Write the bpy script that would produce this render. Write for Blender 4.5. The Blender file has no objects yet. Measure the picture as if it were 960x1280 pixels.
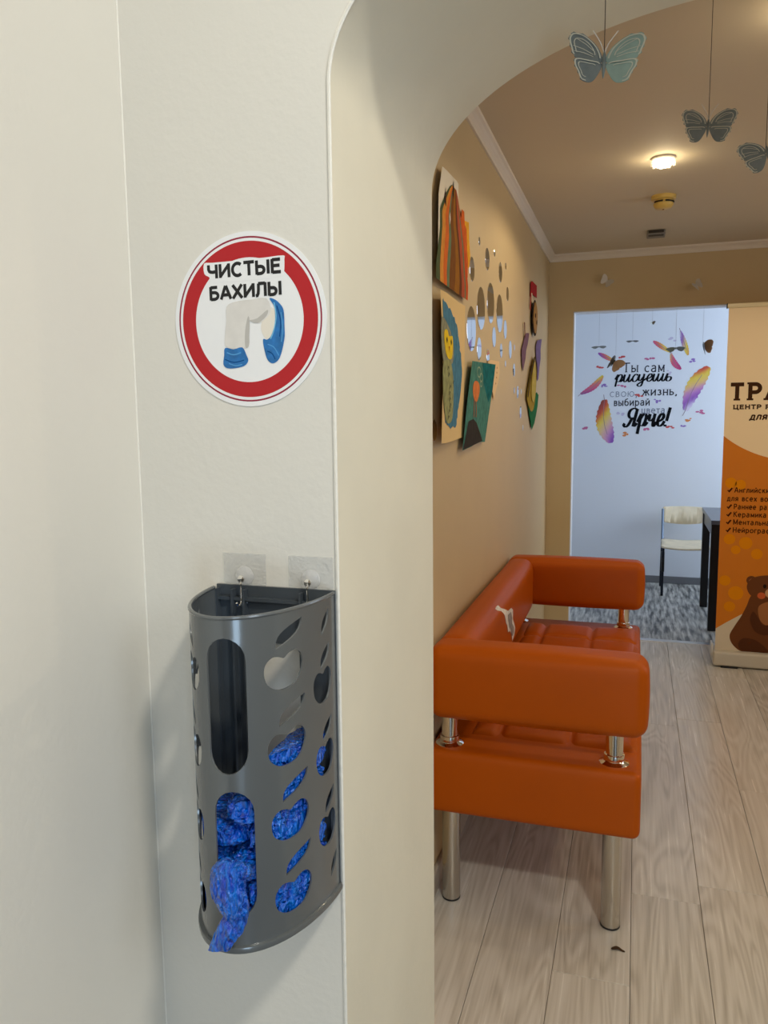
import bpy, bmesh, math, random
from mathutils import Vector, Matrix, noise
random.seed(7)
PI = math.pi
scene = bpy.context.scene
COL = scene.collection

def s2l(c):
    c = c / 255.0
    return c / 12.92 if c <= 0.04045 else ((c + 0.055) / 1.055) ** 2.4
def rgb(r, g, b):
    return (s2l(r), s2l(g), s2l(b), 1.0)

# ---------------------------------------------------------------- camera
cam = bpy.data.cameras.new('camera')
cam.sensor_fit = 'VERTICAL'; cam.sensor_height = 36.0
cam.lens = 975.0 / 1280.0 * 36.0
cam.clip_start = 0.02
cam_o = bpy.data.objects.new('camera', cam); COL.objects.link(cam_o)
fwd = Vector((-0.306, 0.944, -0.121)).normalized()
up = Vector((-0.027, 0.119, 0.993)); up = (up - up.dot(fwd) * fwd).normalized()
rgt = fwd.cross(up)
R = Matrix((rgt, up, -fwd)).transposed()
cam_o.matrix_world = Matrix.Translation((0, 0, 1.45)) @ R.to_4x4()
scene.camera = cam_o

# ---------------------------------------------------------------- world, exposure, window daylight
world = bpy.data.worlds.new('world'); scene.world = world; world.use_nodes = True
world.node_tree.nodes['Background'].inputs[0].default_value = (0.55, 0.70, 1.0, 1)
world.node_tree.nodes['Background'].inputs[1].default_value = 0.6
vs = scene.view_settings
vs.view_transform = 'Standard'; vs.look = 'None'; vs.gamma = 1.0; vs.use_curve_mapping = False
vs.exposure = 0.0

def area_light(name, loc, direction, sx, sy, energy, color):
    l = bpy.data.lights.new(name, 'AREA'); l.shape = 'RECTANGLE'; l.size = sx; l.size_y = sy
    l.energy = energy; l.color = color
    o = bpy.data.objects.new(name, l); COL.objects.link(o)
    o.location = loc; o.rotation_euler = Vector(direction).to_track_quat('-Z', 'Z').to_euler()
    return o
# daylight entering the windows (entry: high window on the right and transom behind; far room: window on the right; hall: unseen window added to cool the floor)
area_light('entry_daylight', (1.86, -0.45, 2.42), (-1, 0, 0), 1.4, 0.7, 15, (0.78, 0.89, 1.0))
area_light('entry_transom_daylight', (0.95, -1.66, 2.45), (0, 1, 0), 0.8, 0.7, 7, (0.66, 0.83, 1.0))
area_light('entry_door_daylight', (0.95, -1.66, 0.55), (0, 1, 0), 0.75, 0.8, 16, (0.58, 0.79, 1.0))
area_light('hall_added_fill', (2.36, 3.3, 1.65), (-1, 0, 0), 1.5, 0.8, 8.5, (0.80, 0.88, 1.0))  # added cool fill for the hall floor and lower left wall
area_light('far_room_daylight', (2.16, 6.15, 1.55), (-1, 0, 0), 1.3, 1.5, 37, (0.78, 0.88, 1.0))

# ---------------------------------------------------------------- helpers
def nt(m): return m.node_tree.nodes, m.node_tree.links
def mat(name, c, rough=0.5, metal=0.0, bump=0.0, bscale=60.0, var=0.0, vscale=4.0, coat=0.0, spec=0.5, trans=0.0, ior=1.45, alpha=1.0, emis=0.0):
    m = bpy.data.materials.new(name); m.use_nodes = True
    N, L = nt(m); p = N['Principled BSDF']
    p.inputs['Base Color'].default_value = c
    p.inputs['Roughness'].default_value = rough; p.inputs['Metallic'].default_value = metal
    p.inputs['Coat Weight'].default_value = coat; p.inputs['Specular IOR Level'].default_value = spec
    p.inputs['Transmission Weight'].default_value = trans; p.inputs['IOR'].default_value = ior
    p.inputs['Alpha'].default_value = alpha
    if emis: p.inputs['Emission Color'].default_value = c; p.inputs['Emission Strength'].default_value = emis
    tc = N.new('ShaderNodeTexCoord')
    if bump:
        n = N.new('ShaderNodeTexNoise'); n.inputs['Scale'].default_value = bscale; n.inputs['Detail'].default_value = 3
        b = N.new('ShaderNodeBump'); b.inputs['Strength'].default_value = bump; b.inputs['Distance'].default_value = 0.004
        L.new(tc.outputs['Object'], n.inputs['Vector']); L.new(n.outputs['Fac'], b.inputs['Height']); L.new(b.outputs['Normal'], p.inputs['Normal'])
    if var:
        n = N.new('ShaderNodeTexNoise'); n.inputs['Scale'].default_value = vscale; n.inputs['Detail'].default_value = 4
        r = N.new('ShaderNodeValToRGB')
        r.color_ramp.elements[0].position = 0.3; r.color_ramp.elements[1].position = 0.7
        r.color_ramp.elements[0].color = tuple(c[i] * (1 - var) for i in range(3)) + (1,)
        r.color_ramp.elements[1].color = tuple(min(1, c[i] * (1 + var)) for i in range(3)) + (1,)
        L.new(tc.outputs['Object'], n.inputs['Vector']); L.new(n.outputs['Fac'], r.inputs['Fac']); L.new(r.outputs['Color'], p.inputs['Base Color'])
    return m

def mesh_obj(name, bm, m, parent=None, smooth=True, angle=40):
    """link bm (world coordinates) as one mesh object; a child is stored relative to its thing"""
    if parent is not None:
        off = Vector((0, 0, 0)); q = parent
        while q is not None: off += q.location; q = q.parent
        bmesh.ops.translate(bm, verts=bm.verts, vec=-off)
    me = bpy.data.meshes.new(name); bm.to_mesh(me); bm.free()
    if smooth:
        for p in me.polygons: p.use_smooth = True
        me.set_sharp_from_angle(angle=math.radians(angle))
    if m is not None: me.materials.append(m)
    o = bpy.data.objects.new(name, me); COL.objects.link(o)
    if parent is not None: o.parent = parent
    return o
def tag(o, label, cat, group=None):
    o['label'] = label; o['category'] = cat
    if group: o['group'] = group
    return o
def thing(name, label, cat, loc=(0, 0, 0), group=None):
    o = bpy.data.objects.new(name, None); COL.objects.link(o); o.location = loc; o.empty_display_size = 0.05
    return tag(o, label, cat, group)
def struct(name, bm, m, parent=None, smooth=False, label=None):
    o = mesh_obj(name, bm, m, parent, smooth)
    if parent is None: o['kind'] = 'structure'
    if label: o['label'] = label
    return o
def add_box(bm, a, b):
    x0, y0, z0 = a; x1, y1, z1 = b
    v = [bm.verts.new(p) for p in ((x0,y0,z0),(x1,y0,z0),(x1,y1,z0),(x0,y1,z0),(x0,y0,z1),(x1,y0,z1),(x1,y1,z1),(x0,y1,z1))]
    for f in ((0,3,2,1),(4,5,6,7),(0,1,5,4),(1,2,6,5),(2,3,7,6),(3,0,4,7)): bm.faces.new([v[i] for i in f])
def boxes(*bs):
    bm = bmesh.new()
    for a, b in bs: add_box(bm, a, b)
    return bm
def bevel_box(a, b, w=0.004, seg=2):
    bm = boxes((a, b)); bmesh.ops.bevel(bm, geom=bm.edges[:], offset=w, segments=seg, profile=0.5, affect='EDGES'); return bm
def add_lathe(bm, prof, c, axis='Z', n=32):
    rings = []
    for r, h in prof:
        ring = []
        for i in range(n):
            a = 2 * PI * i / n; p = (r * math.cos(a), r * math.sin(a), h)
            if axis == 'X': p = (p[2], p[0], p[1])
            elif axis == 'Y': p = (p[0], -p[2], p[1])
            ring.append(bm.verts.new(Vector(c) + Vector(p)))
        rings.append(ring)
    for k in range(len(rings) - 1):
        for i in range(n):
            j = (i + 1) % n
            bm.faces.new((rings[k][i], rings[k][j], rings[k + 1][j], rings[k + 1][i]))
    bm.faces.new(rings[0][::-1]); bm.faces.new(rings[-1])
    return bm
def add_tube(bm, pts, rad, n=8):
    rings = []
    for k, p in enumerate(pts):
        p = Vector(p); a = Vector(pts[max(0, k - 1)]); b = Vector(pts[min(len(pts) - 1, k + 1)])
        d = (b - a).normalized(); u = d.orthogonal().normalized() if k == 0 else (u - u.dot(d) * d).normalized()
        w = d.cross(u); r = rad[k] if isinstance(rad, (list, tuple)) else rad
        rings.append([bm.verts.new(p + r * (math.cos(2*PI*i/n) * u + math.sin(2*PI*i/n) * w)) for i in range(n)])
    for k in range(len(rings) - 1):
        for i in range(n):
            j = (i + 1) % n
            bm.faces.new((rings[k][i], rings[k][j], rings[k+1][j], rings[k+1][i]))
    bm.faces.new(rings[0][::-1]); bm.faces.new(rings[-1])
    return bm
def tube(pts, rad, n=8): return add_tube(bmesh.new(), pts, rad, n)
def rbox(a, b, r, bulge=0.0, nmid=8):
    """cushion-like box with rounded edges and slightly swollen faces"""
    c = [(a[i] + b[i]) / 2 for i in range(3)]; h = [(b[i] - a[i]) / 2 for i in range(3)]
    def axis(s):
        e = [0, .1, .25, .45, .7, 1.0]
        l = [-s + r * k for k in e]; mid = [(-s + r) + (2 * s - 2 * r) * k / nmid for k in range(1, nmid)]
        return l + mid + [-x for x in reversed(l)]
    ax = [axis(s) for s in h]
    bm = bmesh.new()
    for d in range(3):
        u, v = (d + 1) % 3, (d + 2) % 3
        for s in (-1, 1):
            g = []
            for x in ax[u]:
                row = []
                for y in ax[v]:
                    p = [0, 0, 0]; p[d] = s * h[d]; p[u] = x; p[v] = y
                    q = Vector(p); inn = Vector([max(-(h[i] - r), min(h[i] - r, p[i])) for i in range(3)])
                    q = inn + (q - inn).normalized() * r
                    q[d] += s * bulge * (1 - (x / h[u]) ** 2) * (1 - (y / h[v]) ** 2)
                    row.append(bm.verts.new(Vector(c) + q))
                g.append(row)
            for i in range(len(g) - 1):
                for j in range(len(g[0]) - 1):
                    f = (g[i][j], g[i+1][j], g[i+1][j+1], g[i][j+1])
                    bm.faces.new(f if s > 0 else f[::-1])
    bmesh.ops.remove_doubles(bm, verts=bm.verts, dist=1e-6)
    return bm
def fill2d(loops, cutx=(), cuty=()):
    """planar region (first loop outer, others holes) as triangles in the XY plane, optionally sliced"""
    bm = bmesh.new()
    for lp in loops:
        vs_ = [bm.verts.new((x, y, 0)) for x, y in lp]
        for i in range(len(vs_)): bm.edges.new((vs_[i], vs_[(i + 1) % len(vs_)]))
    bmesh.ops.triangle_fill(bm, use_beauty=True, use_dissolve=False, edges=bm.edges[:], normal=(0, 0, 1))
    for x in cutx:
        bmesh.ops.bisect_plane(bm, geom=bm.verts[:] + bm.edges[:] + bm.faces[:], plane_co=(x, 0, 0), plane_no=(1, 0, 0), dist=1e-6)
    for y in cuty:
        bmesh.ops.bisect_plane(bm, geom=bm.verts[:] + bm.edges[:] + bm.faces[:], plane_co=(0, y, 0), plane_no=(0, 1, 0), dist=1e-6)
    return bm
def warp(bm, fn):
    for v in bm.verts: v.co = Vector(fn(v.co.x, v.co.y))
    return bm
def thicken(bm, vec):
    bmesh.ops.recalc_face_normals(bm, faces=bm.faces[:])
    r = bmesh.ops.extrude_face_region(bm, geom=bm.faces[:])
    bmesh.ops.translate(bm, verts=[g for g in r['geom'] if isinstance(g, bmesh.types.BMVert)], vec=vec)
    bmesh.ops.recalc_face_normals(bm, faces=bm.faces[:])
    return bm
def lin(a, b, n): return [a + (b - a) * i / n for i in range(1, n)]
def ellipse(cx, cy, rx, ry, n=32, a0=0.0): return [(cx + rx * math.cos(a0 + 2*PI*i/n), cy + ry * math.sin(a0 + 2*PI*i/n)) for i in range(n)]
def smooth_loop(pts, n=5):
    """closed Catmull-Rom through pts"""
    out = []; k = len(pts)
    for i in range(k):
        p0, p1, p2, p3 = (pts[(i + j - 1) % k] for j in range(4))
        for s in range(n):
            t = s / n
            out.append(tuple(0.5 * (2*p1[d] + (p2[d]-p0[d])*t + (2*p0[d]-5*p1[d]+4*p2[d]-p3[d])*t*t + (3*p1[d]-p0[d]-3*p2[d]+p3[d])*t**3) for d in (0, 1)))
    return out
def smooth_path(pts, n=6):
    out = []; k = len(pts)
    for i in range(k - 1):
        p0, p1, p2, p3 = pts[max(0, i-1)], pts[i], pts[i+1], pts[min(k-1, i+2)]
        for s in range(n):
            t = s / n
            out.append(tuple(0.5 * (2*p1[d] + (p2[d]-p0[d])*t + (2*p0[d]-5*p1[d]+4*p2[d]-p3[d])*t*t + (3*p1[d]-p0[d]-3*p2[d]+p3[d])*t**3) for d in range(len(p1))))
    out.append(tuple(pts[-1])); return out

# ---------------------------------------------------------------- lettering built from pen strokes
def arc(cx, cy, rx, ry, a0, a1, n=12):
    return [(cx + rx * math.cos(math.radians(a0 + (a1 - a0) * i / n)), cy + ry * math.sin(math.radians(a0 + (a1 - a0) * i / n))) for i in range(n + 1)]
G = {
 'Ч': (.62, [[(.09,1),(.09,.66),(.13,.54),(.22,.48),(.34,.46),(.54,.5)], [(.54,1),(.54,0)]]),
 'И': (.68, [[(.09,1),(.09,0)], [(.59,1),(.59,0)], [(.09,.1),(.59,.9)]]),
 'С': (.66, [arc(.36,.5,.29,.44,48,312,16)]),
 'Т': (.6, [[(0,.94),(.6,.94)], [(.3,.94),(.3,0)]]),
 'Ы': (.82, [[(.09,1),(.09,0)], [(.09,.56),(.3,.56)] + arc(.3,.31,.2,.25,80,-80,8) + [(.3,.06),(.09,.06)], [(.73,1),(.73,0)]]),
 'Ь': (.58, [[(.09,1),(.09,0)], [(.09,.56),(.3,.56)] + arc(.3,.31,.2,.25,80,-80,8) + [(.3,.06),(.09,.06)]]),
 'Е': (.58, [[(.09,1),(.09,0)], [(.09,.94),(.54,.94)], [(.09,.52),(.5,.52)], [(.09,.06),(.56,.06)]]),
 'Б': (.62, [[(.09,1),(.09,0)], [(.09,.94),(.5,.94)], [(.09,.56),(.3,.56)] + arc(.3,.31,.23,.25,80,-80,8) + [(.3,.06),(.09,.06)]]),
 'А': (.68, [[(.04,0),(.33,1)], [(.64,0),(.35,1)], [(.15,.32),(.53,.32)]]),
 'Х': (.64, [[(.04,0),(.6,1)], [(.6,0),(.04,1)]]),
 'Л': (.66, [[(.57,1),(.57,0)], [(.16,.94),(.57,.94)], [(.18,.94),(.17,.5),(.14,.2),(.08,.07),(.0,.05)]]),
 'Р': (.6, [[(.09,1),(.09,0)], [(.09,.94),(.32,.94)] + arc(.32,.69,.2,.25,80,-80,8) + [(.32,.44),(.09,.44)]]),
 'Ц': (.7, [[(.09,1),(.09,0)], [(.54,1),(.54,0)], [(.09,.06),(.66,.06)], [(.65,.08),(.65,-.2)]]),
 'Н': (.66, [[(.09,1),(.09,0)], [(.57,1),(.57,0)], [(.09,.5),(.57,.5)]]),
 'Д': (.72, [[(.56,1),(.56,.06)], [(.2,.94),(.56,.94)], [(.22,.94),(.2,.4),(.1,.06)], [(.02,.06),(.68,.06)], [(.05,.08),(.05,-.2)], [(.66,.08),(.66,-.2)]]),
 'Я': (.64, [[(.55,1),(.55,0)], [(.55,.94),(.3,.94)] + arc(.3,.7,.2,.24,100,260,8) + [(.3,.46),(.55,.46)], [(.32,.46),(.06,0)]]),
 'К': (.62, [[(.09,1),(.09,0)], [(.12,.48),(.55,1)], [(.24,.58),(.6,0)]]),
 'М': (.8, [[(.09,1),(.09,0)], [(.71,1),(.71,0)], [(.1,.96),(.4,.14)], [(.7,.96),(.4,.14)]]),
 'В': (.6, [[(.09,1),(.09,0)], [(.09,.94),(.3,.94)] + arc(.3,.74,.17,.2,80,-80,6) + [(.3,.54),(.09,.54)], [(.3,.54)] + arc(.31,.3,.2,.24,80,-80,6) + [(.3,.06),(.09,.06)]]),
 'О': (.76, [arc(.38,.5,.31,.44,0,362,22)]),
 'З': (.56, [arc(.25,.74,.19,.2,150,-80,8), arc(.25,.3,.22,.24,80,-150,8)]),
 'Ж': (.9, [[(.45,1),(.45,0)], [(.05,1),(.45,.46)], [(.85,1),(.45,.46)], [(.3,.62),(.03,0)], [(.6,.62),(.87,0)]]),
 'Ш': (.94, [[(.09,1),(.09,0)], [(.47,1),(.47,0)], [(.85,1),(.85,0)], [(.09,.06),(.85,.06)]]),
 'Ю': (.98, [[(.09,1),(.09,0)], [(.09,.5),(.3,.5)], arc(.6,.5,.29,.44,0,362,20)]),
 'Г': (.5, [[(.09,1),(.09,0)], [(.09,.94),(.5,.94)]]),
 'П': (.66, [[(.09,1),(.09,0)], [(.57,1),(.57,0)], [(.09,.94),(.57,.94)]]),
 '!': (.26, [[(.13,1),(.13,.28)], [(.13,.1),(.13,-.02)]]),
 ',': (.24, [[(.13,.1),(.13,-.02),(.06,-.16)]]),
 '/': (.4, [[(.04,-.1),(.36,1.05)]]),
 ' ': (.36, []),
 '+': (.75, [[(.05,.45),(.2,.12),(.65,.85)]]),
 'а': (.56, [[(.08,.6),(.18,.68),(.32,.68),(.42,.6),(.43,.45),(.43,0)], [(.43,.42),(.2,.38)] + arc(.2,.2,.14,.17,110,270,6) + [(.3,.04),(.43,.16)]]),
 'е': (.56, [[(.06,.36),(.49,.36)] + arc(.28,.35,.22,.32,5,315,14)]),
 'б': (.58, [arc(.29,.32,.22,.29,0,362,16), [(.07,.35),(.09,.7),(.2,.88),(.46,.98)]]),
 'р': (.58, [[(.09,.72),(.09,-.26)], arc(.29,.34,.21,.31,170,-170,16)]),
 'у': (.54, [[(.04,.72),(.28,.06)], [(.5,.72),(.27,0),(.18,-.2),(.04,-.24)]]),
 'ф': (.78, [[(.39,1),(.39,-.26)], arc(.39,.34,.31,.3,0,362,18)]),
}
for lo in 'вгжзиклмнптхцчшыьюясод':
    w_, st_ = G[lo.upper()]
    G[lo] = (w_ * .78, [[(x * .78, y * .70) for x, y in s] for s in st_])
G['й'] = (G['и'][0], G['и'][1] + [[(.15,.92),(.26,.84),(.37,.92)]])
# joined handwriting forms
GC = {
 'р': (.6, [[(.0,.25),(.14,.7)], [(.14,.72),(.14,-.42)], [(.14,.4),(.25,.64),(.38,.7),(.48,.56),(.46,.26),(.36,.06),(.2,.06)], [(.38,.04),(.5,.06),(.62,.25)]]),
 'и': (.66, [[(.0,.3),(.08,.7)], [(.08,.7),(.08,.2),(.16,.03),(.28,.08),(.44,.5)], [(.44,.72),(.44,.18),(.5,.02),(.6,.08),(.68,.3)]]),
 'с': (.46, [[(.4,.58),(.3,.7),(.16,.62),(.07,.36),(.12,.1),(.26,.02),(.4,.12),(.48,.3)]]),
 'у': (.62, [[(.0,.3),(.08,.7)], [(.08,.7),(.08,.26),(.16,.1),(.28,.16),(.42,.5)], [(.42,.72),(.42,-.2),(.32,-.42),(.14,-.38),(.12,-.22),(.5,.12),(.64,.3)]]),
 'е': (.48, [[(.02,.22),(.3,.36),(.4,.54),(.32,.7),(.18,.64),(.09,.36),(.14,.1),(.28,.02),(.42,.12),(.5,.3)]]),
 'ш': (.98, [[(.0,.3),(.08,.7)], [(.08,.7),(.08,.2),(.16,.03),(.26,.08),(.4,.5)], [(.4,.72),(.4,.2),(.48,.03),(.58,.08),(.74,.5)], [(.74,.72),(.74,.18),(.82,.02),(.92,.08),(1.0,.3)]]),
 'ь': (.56, [[(.0,.3),(.08,.7)], [(.08,.72),(.08,.2),(.16,.03),(.32,.03),(.42,.18),(.38,.36),(.22,.4),(.1,.3)]]),
 'Я': (.78, [[(.62,1),(.56,.0)], [(.62,.96),(.4,1.02),(.2,.9),(.16,.66),(.3,.48),(.56,.5)], [(.42,.5),(.26,.1),(.1,-.02),(-.02,.08),(.02,.18)], [(.56,.02),(.66,.04),(.76,.2)]]),
 'ч': (.54, [[(.0,.4),(.08,.7)], [(.08,.7),(.09,.4),(.18,.32),(.3,.38),(.38,.5)], [(.38,.72),(.37,.16),(.44,.02),(.56,.25)]]),
 '!': (.3, [[(.2,1.05),(.14,.3)], [(.11,.1),(.11,-.01)]]),
}
def ribbon(bm, pts, w, thin=1.0, lift=0.0):
    P = [Vector(p) for p in pts]; L = []; R_ = []
    for i, p in enumerate(P):
        d = (P[min(i + 1, len(P) - 1)] - P[max(i - 1, 0)])
        if d.length < 1e-9: d = Vector((1, 0))
        d.normalize(); n = Vector((-d.y, d.x))
        k = 1.0
        if 0 < i < len(P) - 1:
            e = (P[i + 1] - P[i]).normalized(); k = min(1.25, 1 / max(.5, abs(e.dot(d))))
        hw = w / 2 * k * (thin + (1 - thin) * abs(d.y))
        L.append(bm.verts.new((p.x + n.x * hw, p.y + n.y * hw, lift))); R_.append(bm.verts.new((p.x - n.x * hw, p.y - n.y * hw, lift)))
    for i in range(len(P) - 1): bm.faces.new((R_[i], R_[i + 1], L[i + 1], L[i]))
def lettering(body, x0, x1, base, cap, weight, thin=1.0, shear=0.0, serif=0.0, cursive=False, gap=.12, tilt=0.0):
    """2-D mesh of a line of text fitted between x0 and x1, capital height cap"""
    strokes = []; x = 0.0
    for ch in body:
        adv, st = (GC if cursive and ch in GC else G)[ch]
        for s in st:
            q = smooth_path(s, 5) if cursive else s
            strokes.append([(x + px + shear * py, py) for px, py in q])
            if serif and len(s) == 2 and abs(s[0][0] - s[1][0]) < .45 * abs(s[0][1] - s[1][1]):
                for px, py in s:
                    if py > .6 or py < .05: strokes.append([(x + px - serif, py), (x + px + serif, py)])
        x += adv + (0 if cursive else gap)
    tot = x - (0 if cursive else gap); sx = (x1 - x0) / tot
    bm = bmesh.new()
    for k_, s in enumerate(strokes):
        small = serif and len(s) == 2 and abs(s[0][1] - s[1][1]) < 1e-6 and abs(abs(s[0][0] - s[1][0]) - 2 * serif) < 1e-6
        ribbon(bm, [(x0 + px * sx, base + py * cap + tilt * px * sx) for px, py in s], weight * cap * (.5 if small else 1), thin, k_ * 1.2e-5)
    return bm
def on_y(bm, y):            # 2-D (x, z) art onto the plane Y = y, facing the entrance
    for v in bm.verts: v.co = Vector((v.co.x, y - v.co.z, v.co.y))
    return bm

# ---------------------------------------------------------------- materials
M_white = mat('white_wall_paint', rgb(226, 222, 212), .62, bump=.11, bscale=110, var=.02, vscale=3)
M_cream = mat('cream_arch_paint', rgb(230, 225, 206), .6, bump=.12, bscale=60, var=.03, vscale=5)
M_tan = mat('tan_wall_paint', rgb(203, 180, 138), .6, bump=.12, bscale=150, var=.02)
M_ceil = mat('ceiling_paint', rgb(210, 198, 174), .75, bump=.05, bscale=50)
M_cool = mat('cool_white_wall_paint', rgb(222, 227, 234), .65, bump=.1, bscale=120)
M_corn = mat('cornice_white', rgb(226, 216, 200), .5)
M_bead = mat('corner_bead_white', rgb(240, 236, 226), .5, bump=.4, bscale=90)
M_greytrim = mat('grey_baseboard', rgb(112, 114, 118), .5)
M_alu = mat('aluminium_strip', rgb(215, 215, 215), .3, 1.0)
M_screed = mat('screed', rgb(70, 62, 54), .9)
M_tile = mat('entry_tile', rgb(72, 66, 60), .4, var=.08)
M_taupe = mat('taupe_wall_paint', rgb(150, 138, 122), .6, bump=.1, bscale=120)
M_chrome = mat('chrome', (.86, .84, .80, 1), .08, 1.0)
M_steel = mat('brushed_steel', (.58, .55, .50, 1), .27, 1.0, bump=.05, bscale=300)
M_mirror = mat('mirror', (.93, .94, .95, 1), .015, 1.0)
M_leather = mat('orange_leatherette', rgb(178, 80, 0), .46, bump=.10, bscale=420, var=.03, vscale=8, spec=.22)
M_leatherd = mat('orange_seam', rgb(150, 52, 8), .6)
M_worn = mat('worn_white_backing', rgb(226, 222, 214), .8, var=.2, vscale=60)
M_worn_grey = mat('worn_grey_film', rgb(150, 146, 142), .6, var=.2, vscale=80)
M_plastic = mat('grey_plastic', rgb(104, 108, 110), .24, .25, bump=.01, bscale=30, coat=.3)
M_plasticd = mat('dark_grey_plastic', rgb(70, 76, 82), .35, .1)
M_clear = mat('clear_plastic', (.90, .90, .88, 1), .18, alpha=.28, bump=.9, bscale=330)
M_clearb = mat('clear_knob', (.94, .94, .93, 1), .04, alpha=.27, spec=.8)
M_print_white = mat('white_vinyl', rgb(240, 240, 240), .35)
M_print_red = mat('red_print', rgb(184, 22, 32), .35)
M_print_crim = mat('crimson_print', rgb(150, 30, 60), .35)
M_print_black = mat('black_print', rgb(22, 22, 24), .4)
M_print_trouser = mat('trouser_print', rgb(222, 218, 212), .4, var=.05, vscale=60)
M_print_fold = mat('trouser_fold_print', rgb(190, 186, 180), .4)
M_print_skin = mat('shoe_print', rgb(234, 226, 212), .4)
M_print_blue = mat('blue_cover_print', rgb(36, 112, 178), .4, var=.22, vscale=110)
M_blackm = mat('black_lacquer', rgb(24, 24, 26), .35)
M_greytop = mat('grey_table_top', rgb(96, 100, 108), .3)
M_birch = mat('birch_plywood', rgb(226, 212, 182), .45, var=.09, vscale=16)
M_framed = mat('dark_blue_steel', rgb(34, 38, 50), .4, .5)
M_string = mat('thread', rgb(70, 60, 50), .8)
M_strw = mat('pale_thread', rgb(190, 196, 205), .8)
M_foil = mat('grey_foil_paper', rgb(128, 136, 136), .35, .5, var=.15, vscale=40)
M_foil2 = mat('mint_foil_paper', rgb(156, 178, 170), .33, .5, var=.12, vscale=40)
M_foil_edge = mat('pale_foil_edge', rgb(206, 202, 184), .4, .2)
M_paperw = mat('white_paper', rgb(232, 224, 206), .8)
M_vellum = mat('white_tissue_paper', rgb(226, 220, 210), .7, alpha=.75)
M_dkpaper = mat('dark_foil_paper', rgb(66, 70, 70), .3, .4)
M_tanrefl = mat('tan_reflection_foil', rgb(190, 164, 140), .35, .4)  # tan reflection on shiny paper, put into the base colour
M_yellowed = mat('yellowed_plastic', rgb(214, 182, 98), .4)
M_sensor_dark = mat('sensor_slot_black', rgb(26, 22, 16), .6)
M_vent = mat('grey_vent', rgb(140, 134, 124), .5)
M_glass = mat('window_glass', (.95, .97, 1, 1), .0, trans=1.0)
M_frame = mat('white_window_frame', rgb(232, 232, 230), .4)

def floor_wood():
    m = bpy.data.materials.new('oak_laminate'); m.use_nodes = True; N, L = nt(m); p = N['Principled BSDF']
    tc = N.new('ShaderNodeTexCoord'); oi = N.new('ShaderNodeObjectInfo')
    mu = N.new('ShaderNodeMath'); mu.operation = 'MULTIPLY'; mu.inputs[1].default_value = 37.0
    cb = N.new('ShaderNodeCombineXYZ')
    ad = N.new('ShaderNodeVectorMath'); ad.operation = 'ADD'
    L.new(oi.outputs['Random'], mu.inputs[0]); L.new(mu.outputs[0], cb.inputs[0]); L.new(mu.outputs[0], cb.inputs[1]); L.new(mu.outputs[0], cb.inputs[2])
    L.new(tc.outputs['Object'], ad.inputs[0]); L.new(cb.outputs[0], ad.inputs[1])
    mp = N.new('ShaderNodeMapping'); mp.inputs['Scale'].default_value = (8, .9, 1); L.new(ad.outputs[0], mp.inputs['Vector'])
    n1 = N.new('ShaderNodeTexNoise'); n1.inputs['Scale'].default_value = 1.0; n1.inputs['Detail'].default_value = 1.5; n1.inputs['Distortion'].default_value = .6
    L.new(mp.outputs[0], n1.inputs['Vector'])
    rg = N.new('ShaderNodeMath'); rg.operation = 'MULTIPLY'; rg.inputs[1].default_value = 75.0; L.new(n1.outputs['Fac'], rg.inputs[0])
    sn = N.new('ShaderNodeMath'); sn.operation = 'SINE'; L.new(rg.outputs[0], sn.inputs[0])
    mp2 = N.new('ShaderNodeMapping'); mp2.inputs['Scale'].default_value = (120, 3.2, 1); L.new(ad.outputs[0], mp2.inputs['Vector'])
    n2 = N.new('ShaderNodeTexNoise'); n2.inputs['Scale'].default_value = 1.0; n2.inputs['Detail'].default_value = 4; L.new(mp2.outputs[0], n2.inputs['Vector'])
    a1 = N.new('ShaderNodeMath'); a1.operation = 'MULTIPLY_ADD'; a1.inputs[1].default_value = .12; L.new(sn.outputs[0], a1.inputs[0])
    n2s = N.new('ShaderNodeMath'); n2s.operation = 'MULTIPLY_ADD'; n2s.inputs[1].default_value = .75; n2s.inputs[2].default_value = .15; L.new(n2.outputs['Fac'], n2s.inputs[0]); L.new(n2s.outputs[0], a1.inputs[2])
    a2 = N.new('ShaderNodeMath'); a2.operation = 'MULTIPLY_ADD'; a2.inputs[1].default_value = .22; a2.inputs[2].default_value = -.11; L.new(oi.outputs['Random'], a2.inputs[0])
    a3 = N.new('ShaderNodeMath'); a3.operation = 'ADD'; L.new(a1.outputs[0], a3.inputs[0]); L.new(a2.outputs[0], a3.inputs[1])
    r = N.new('ShaderNodeValToRGB'); e = r.color_ramp.elements
    e[0].position = .1; e[0].color = rgb(170, 162, 150); e[1].position = .9; e[1].color = rgb(222, 218, 210)
    x = e.new(.5); x.color = rgb(204, 198, 188)
    L.new(a3.outputs[0], r.inputs['Fac']); L.new(r.outputs['Color'], p.inputs['Base Color'])
    rr = N.new('ShaderNodeMapRange'); rr.inputs['To Min'].default_value = .18; rr.inputs['To Max'].default_value = .32
    L.new(n2.outputs['Fac'], rr.inputs['Value']); L.new(rr.outputs[0], p.inputs['Roughness'])
    b = N.new('ShaderNodeBump'); b.inputs['Strength'].default_value = .08; b.inputs['Distance'].default_value = .002
    L.new(a1.outputs[0], b.inputs['Height']); L.new(b.outputs['Normal'], p.inputs['Normal'])
    return m
M_oak = floor_wood()
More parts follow.
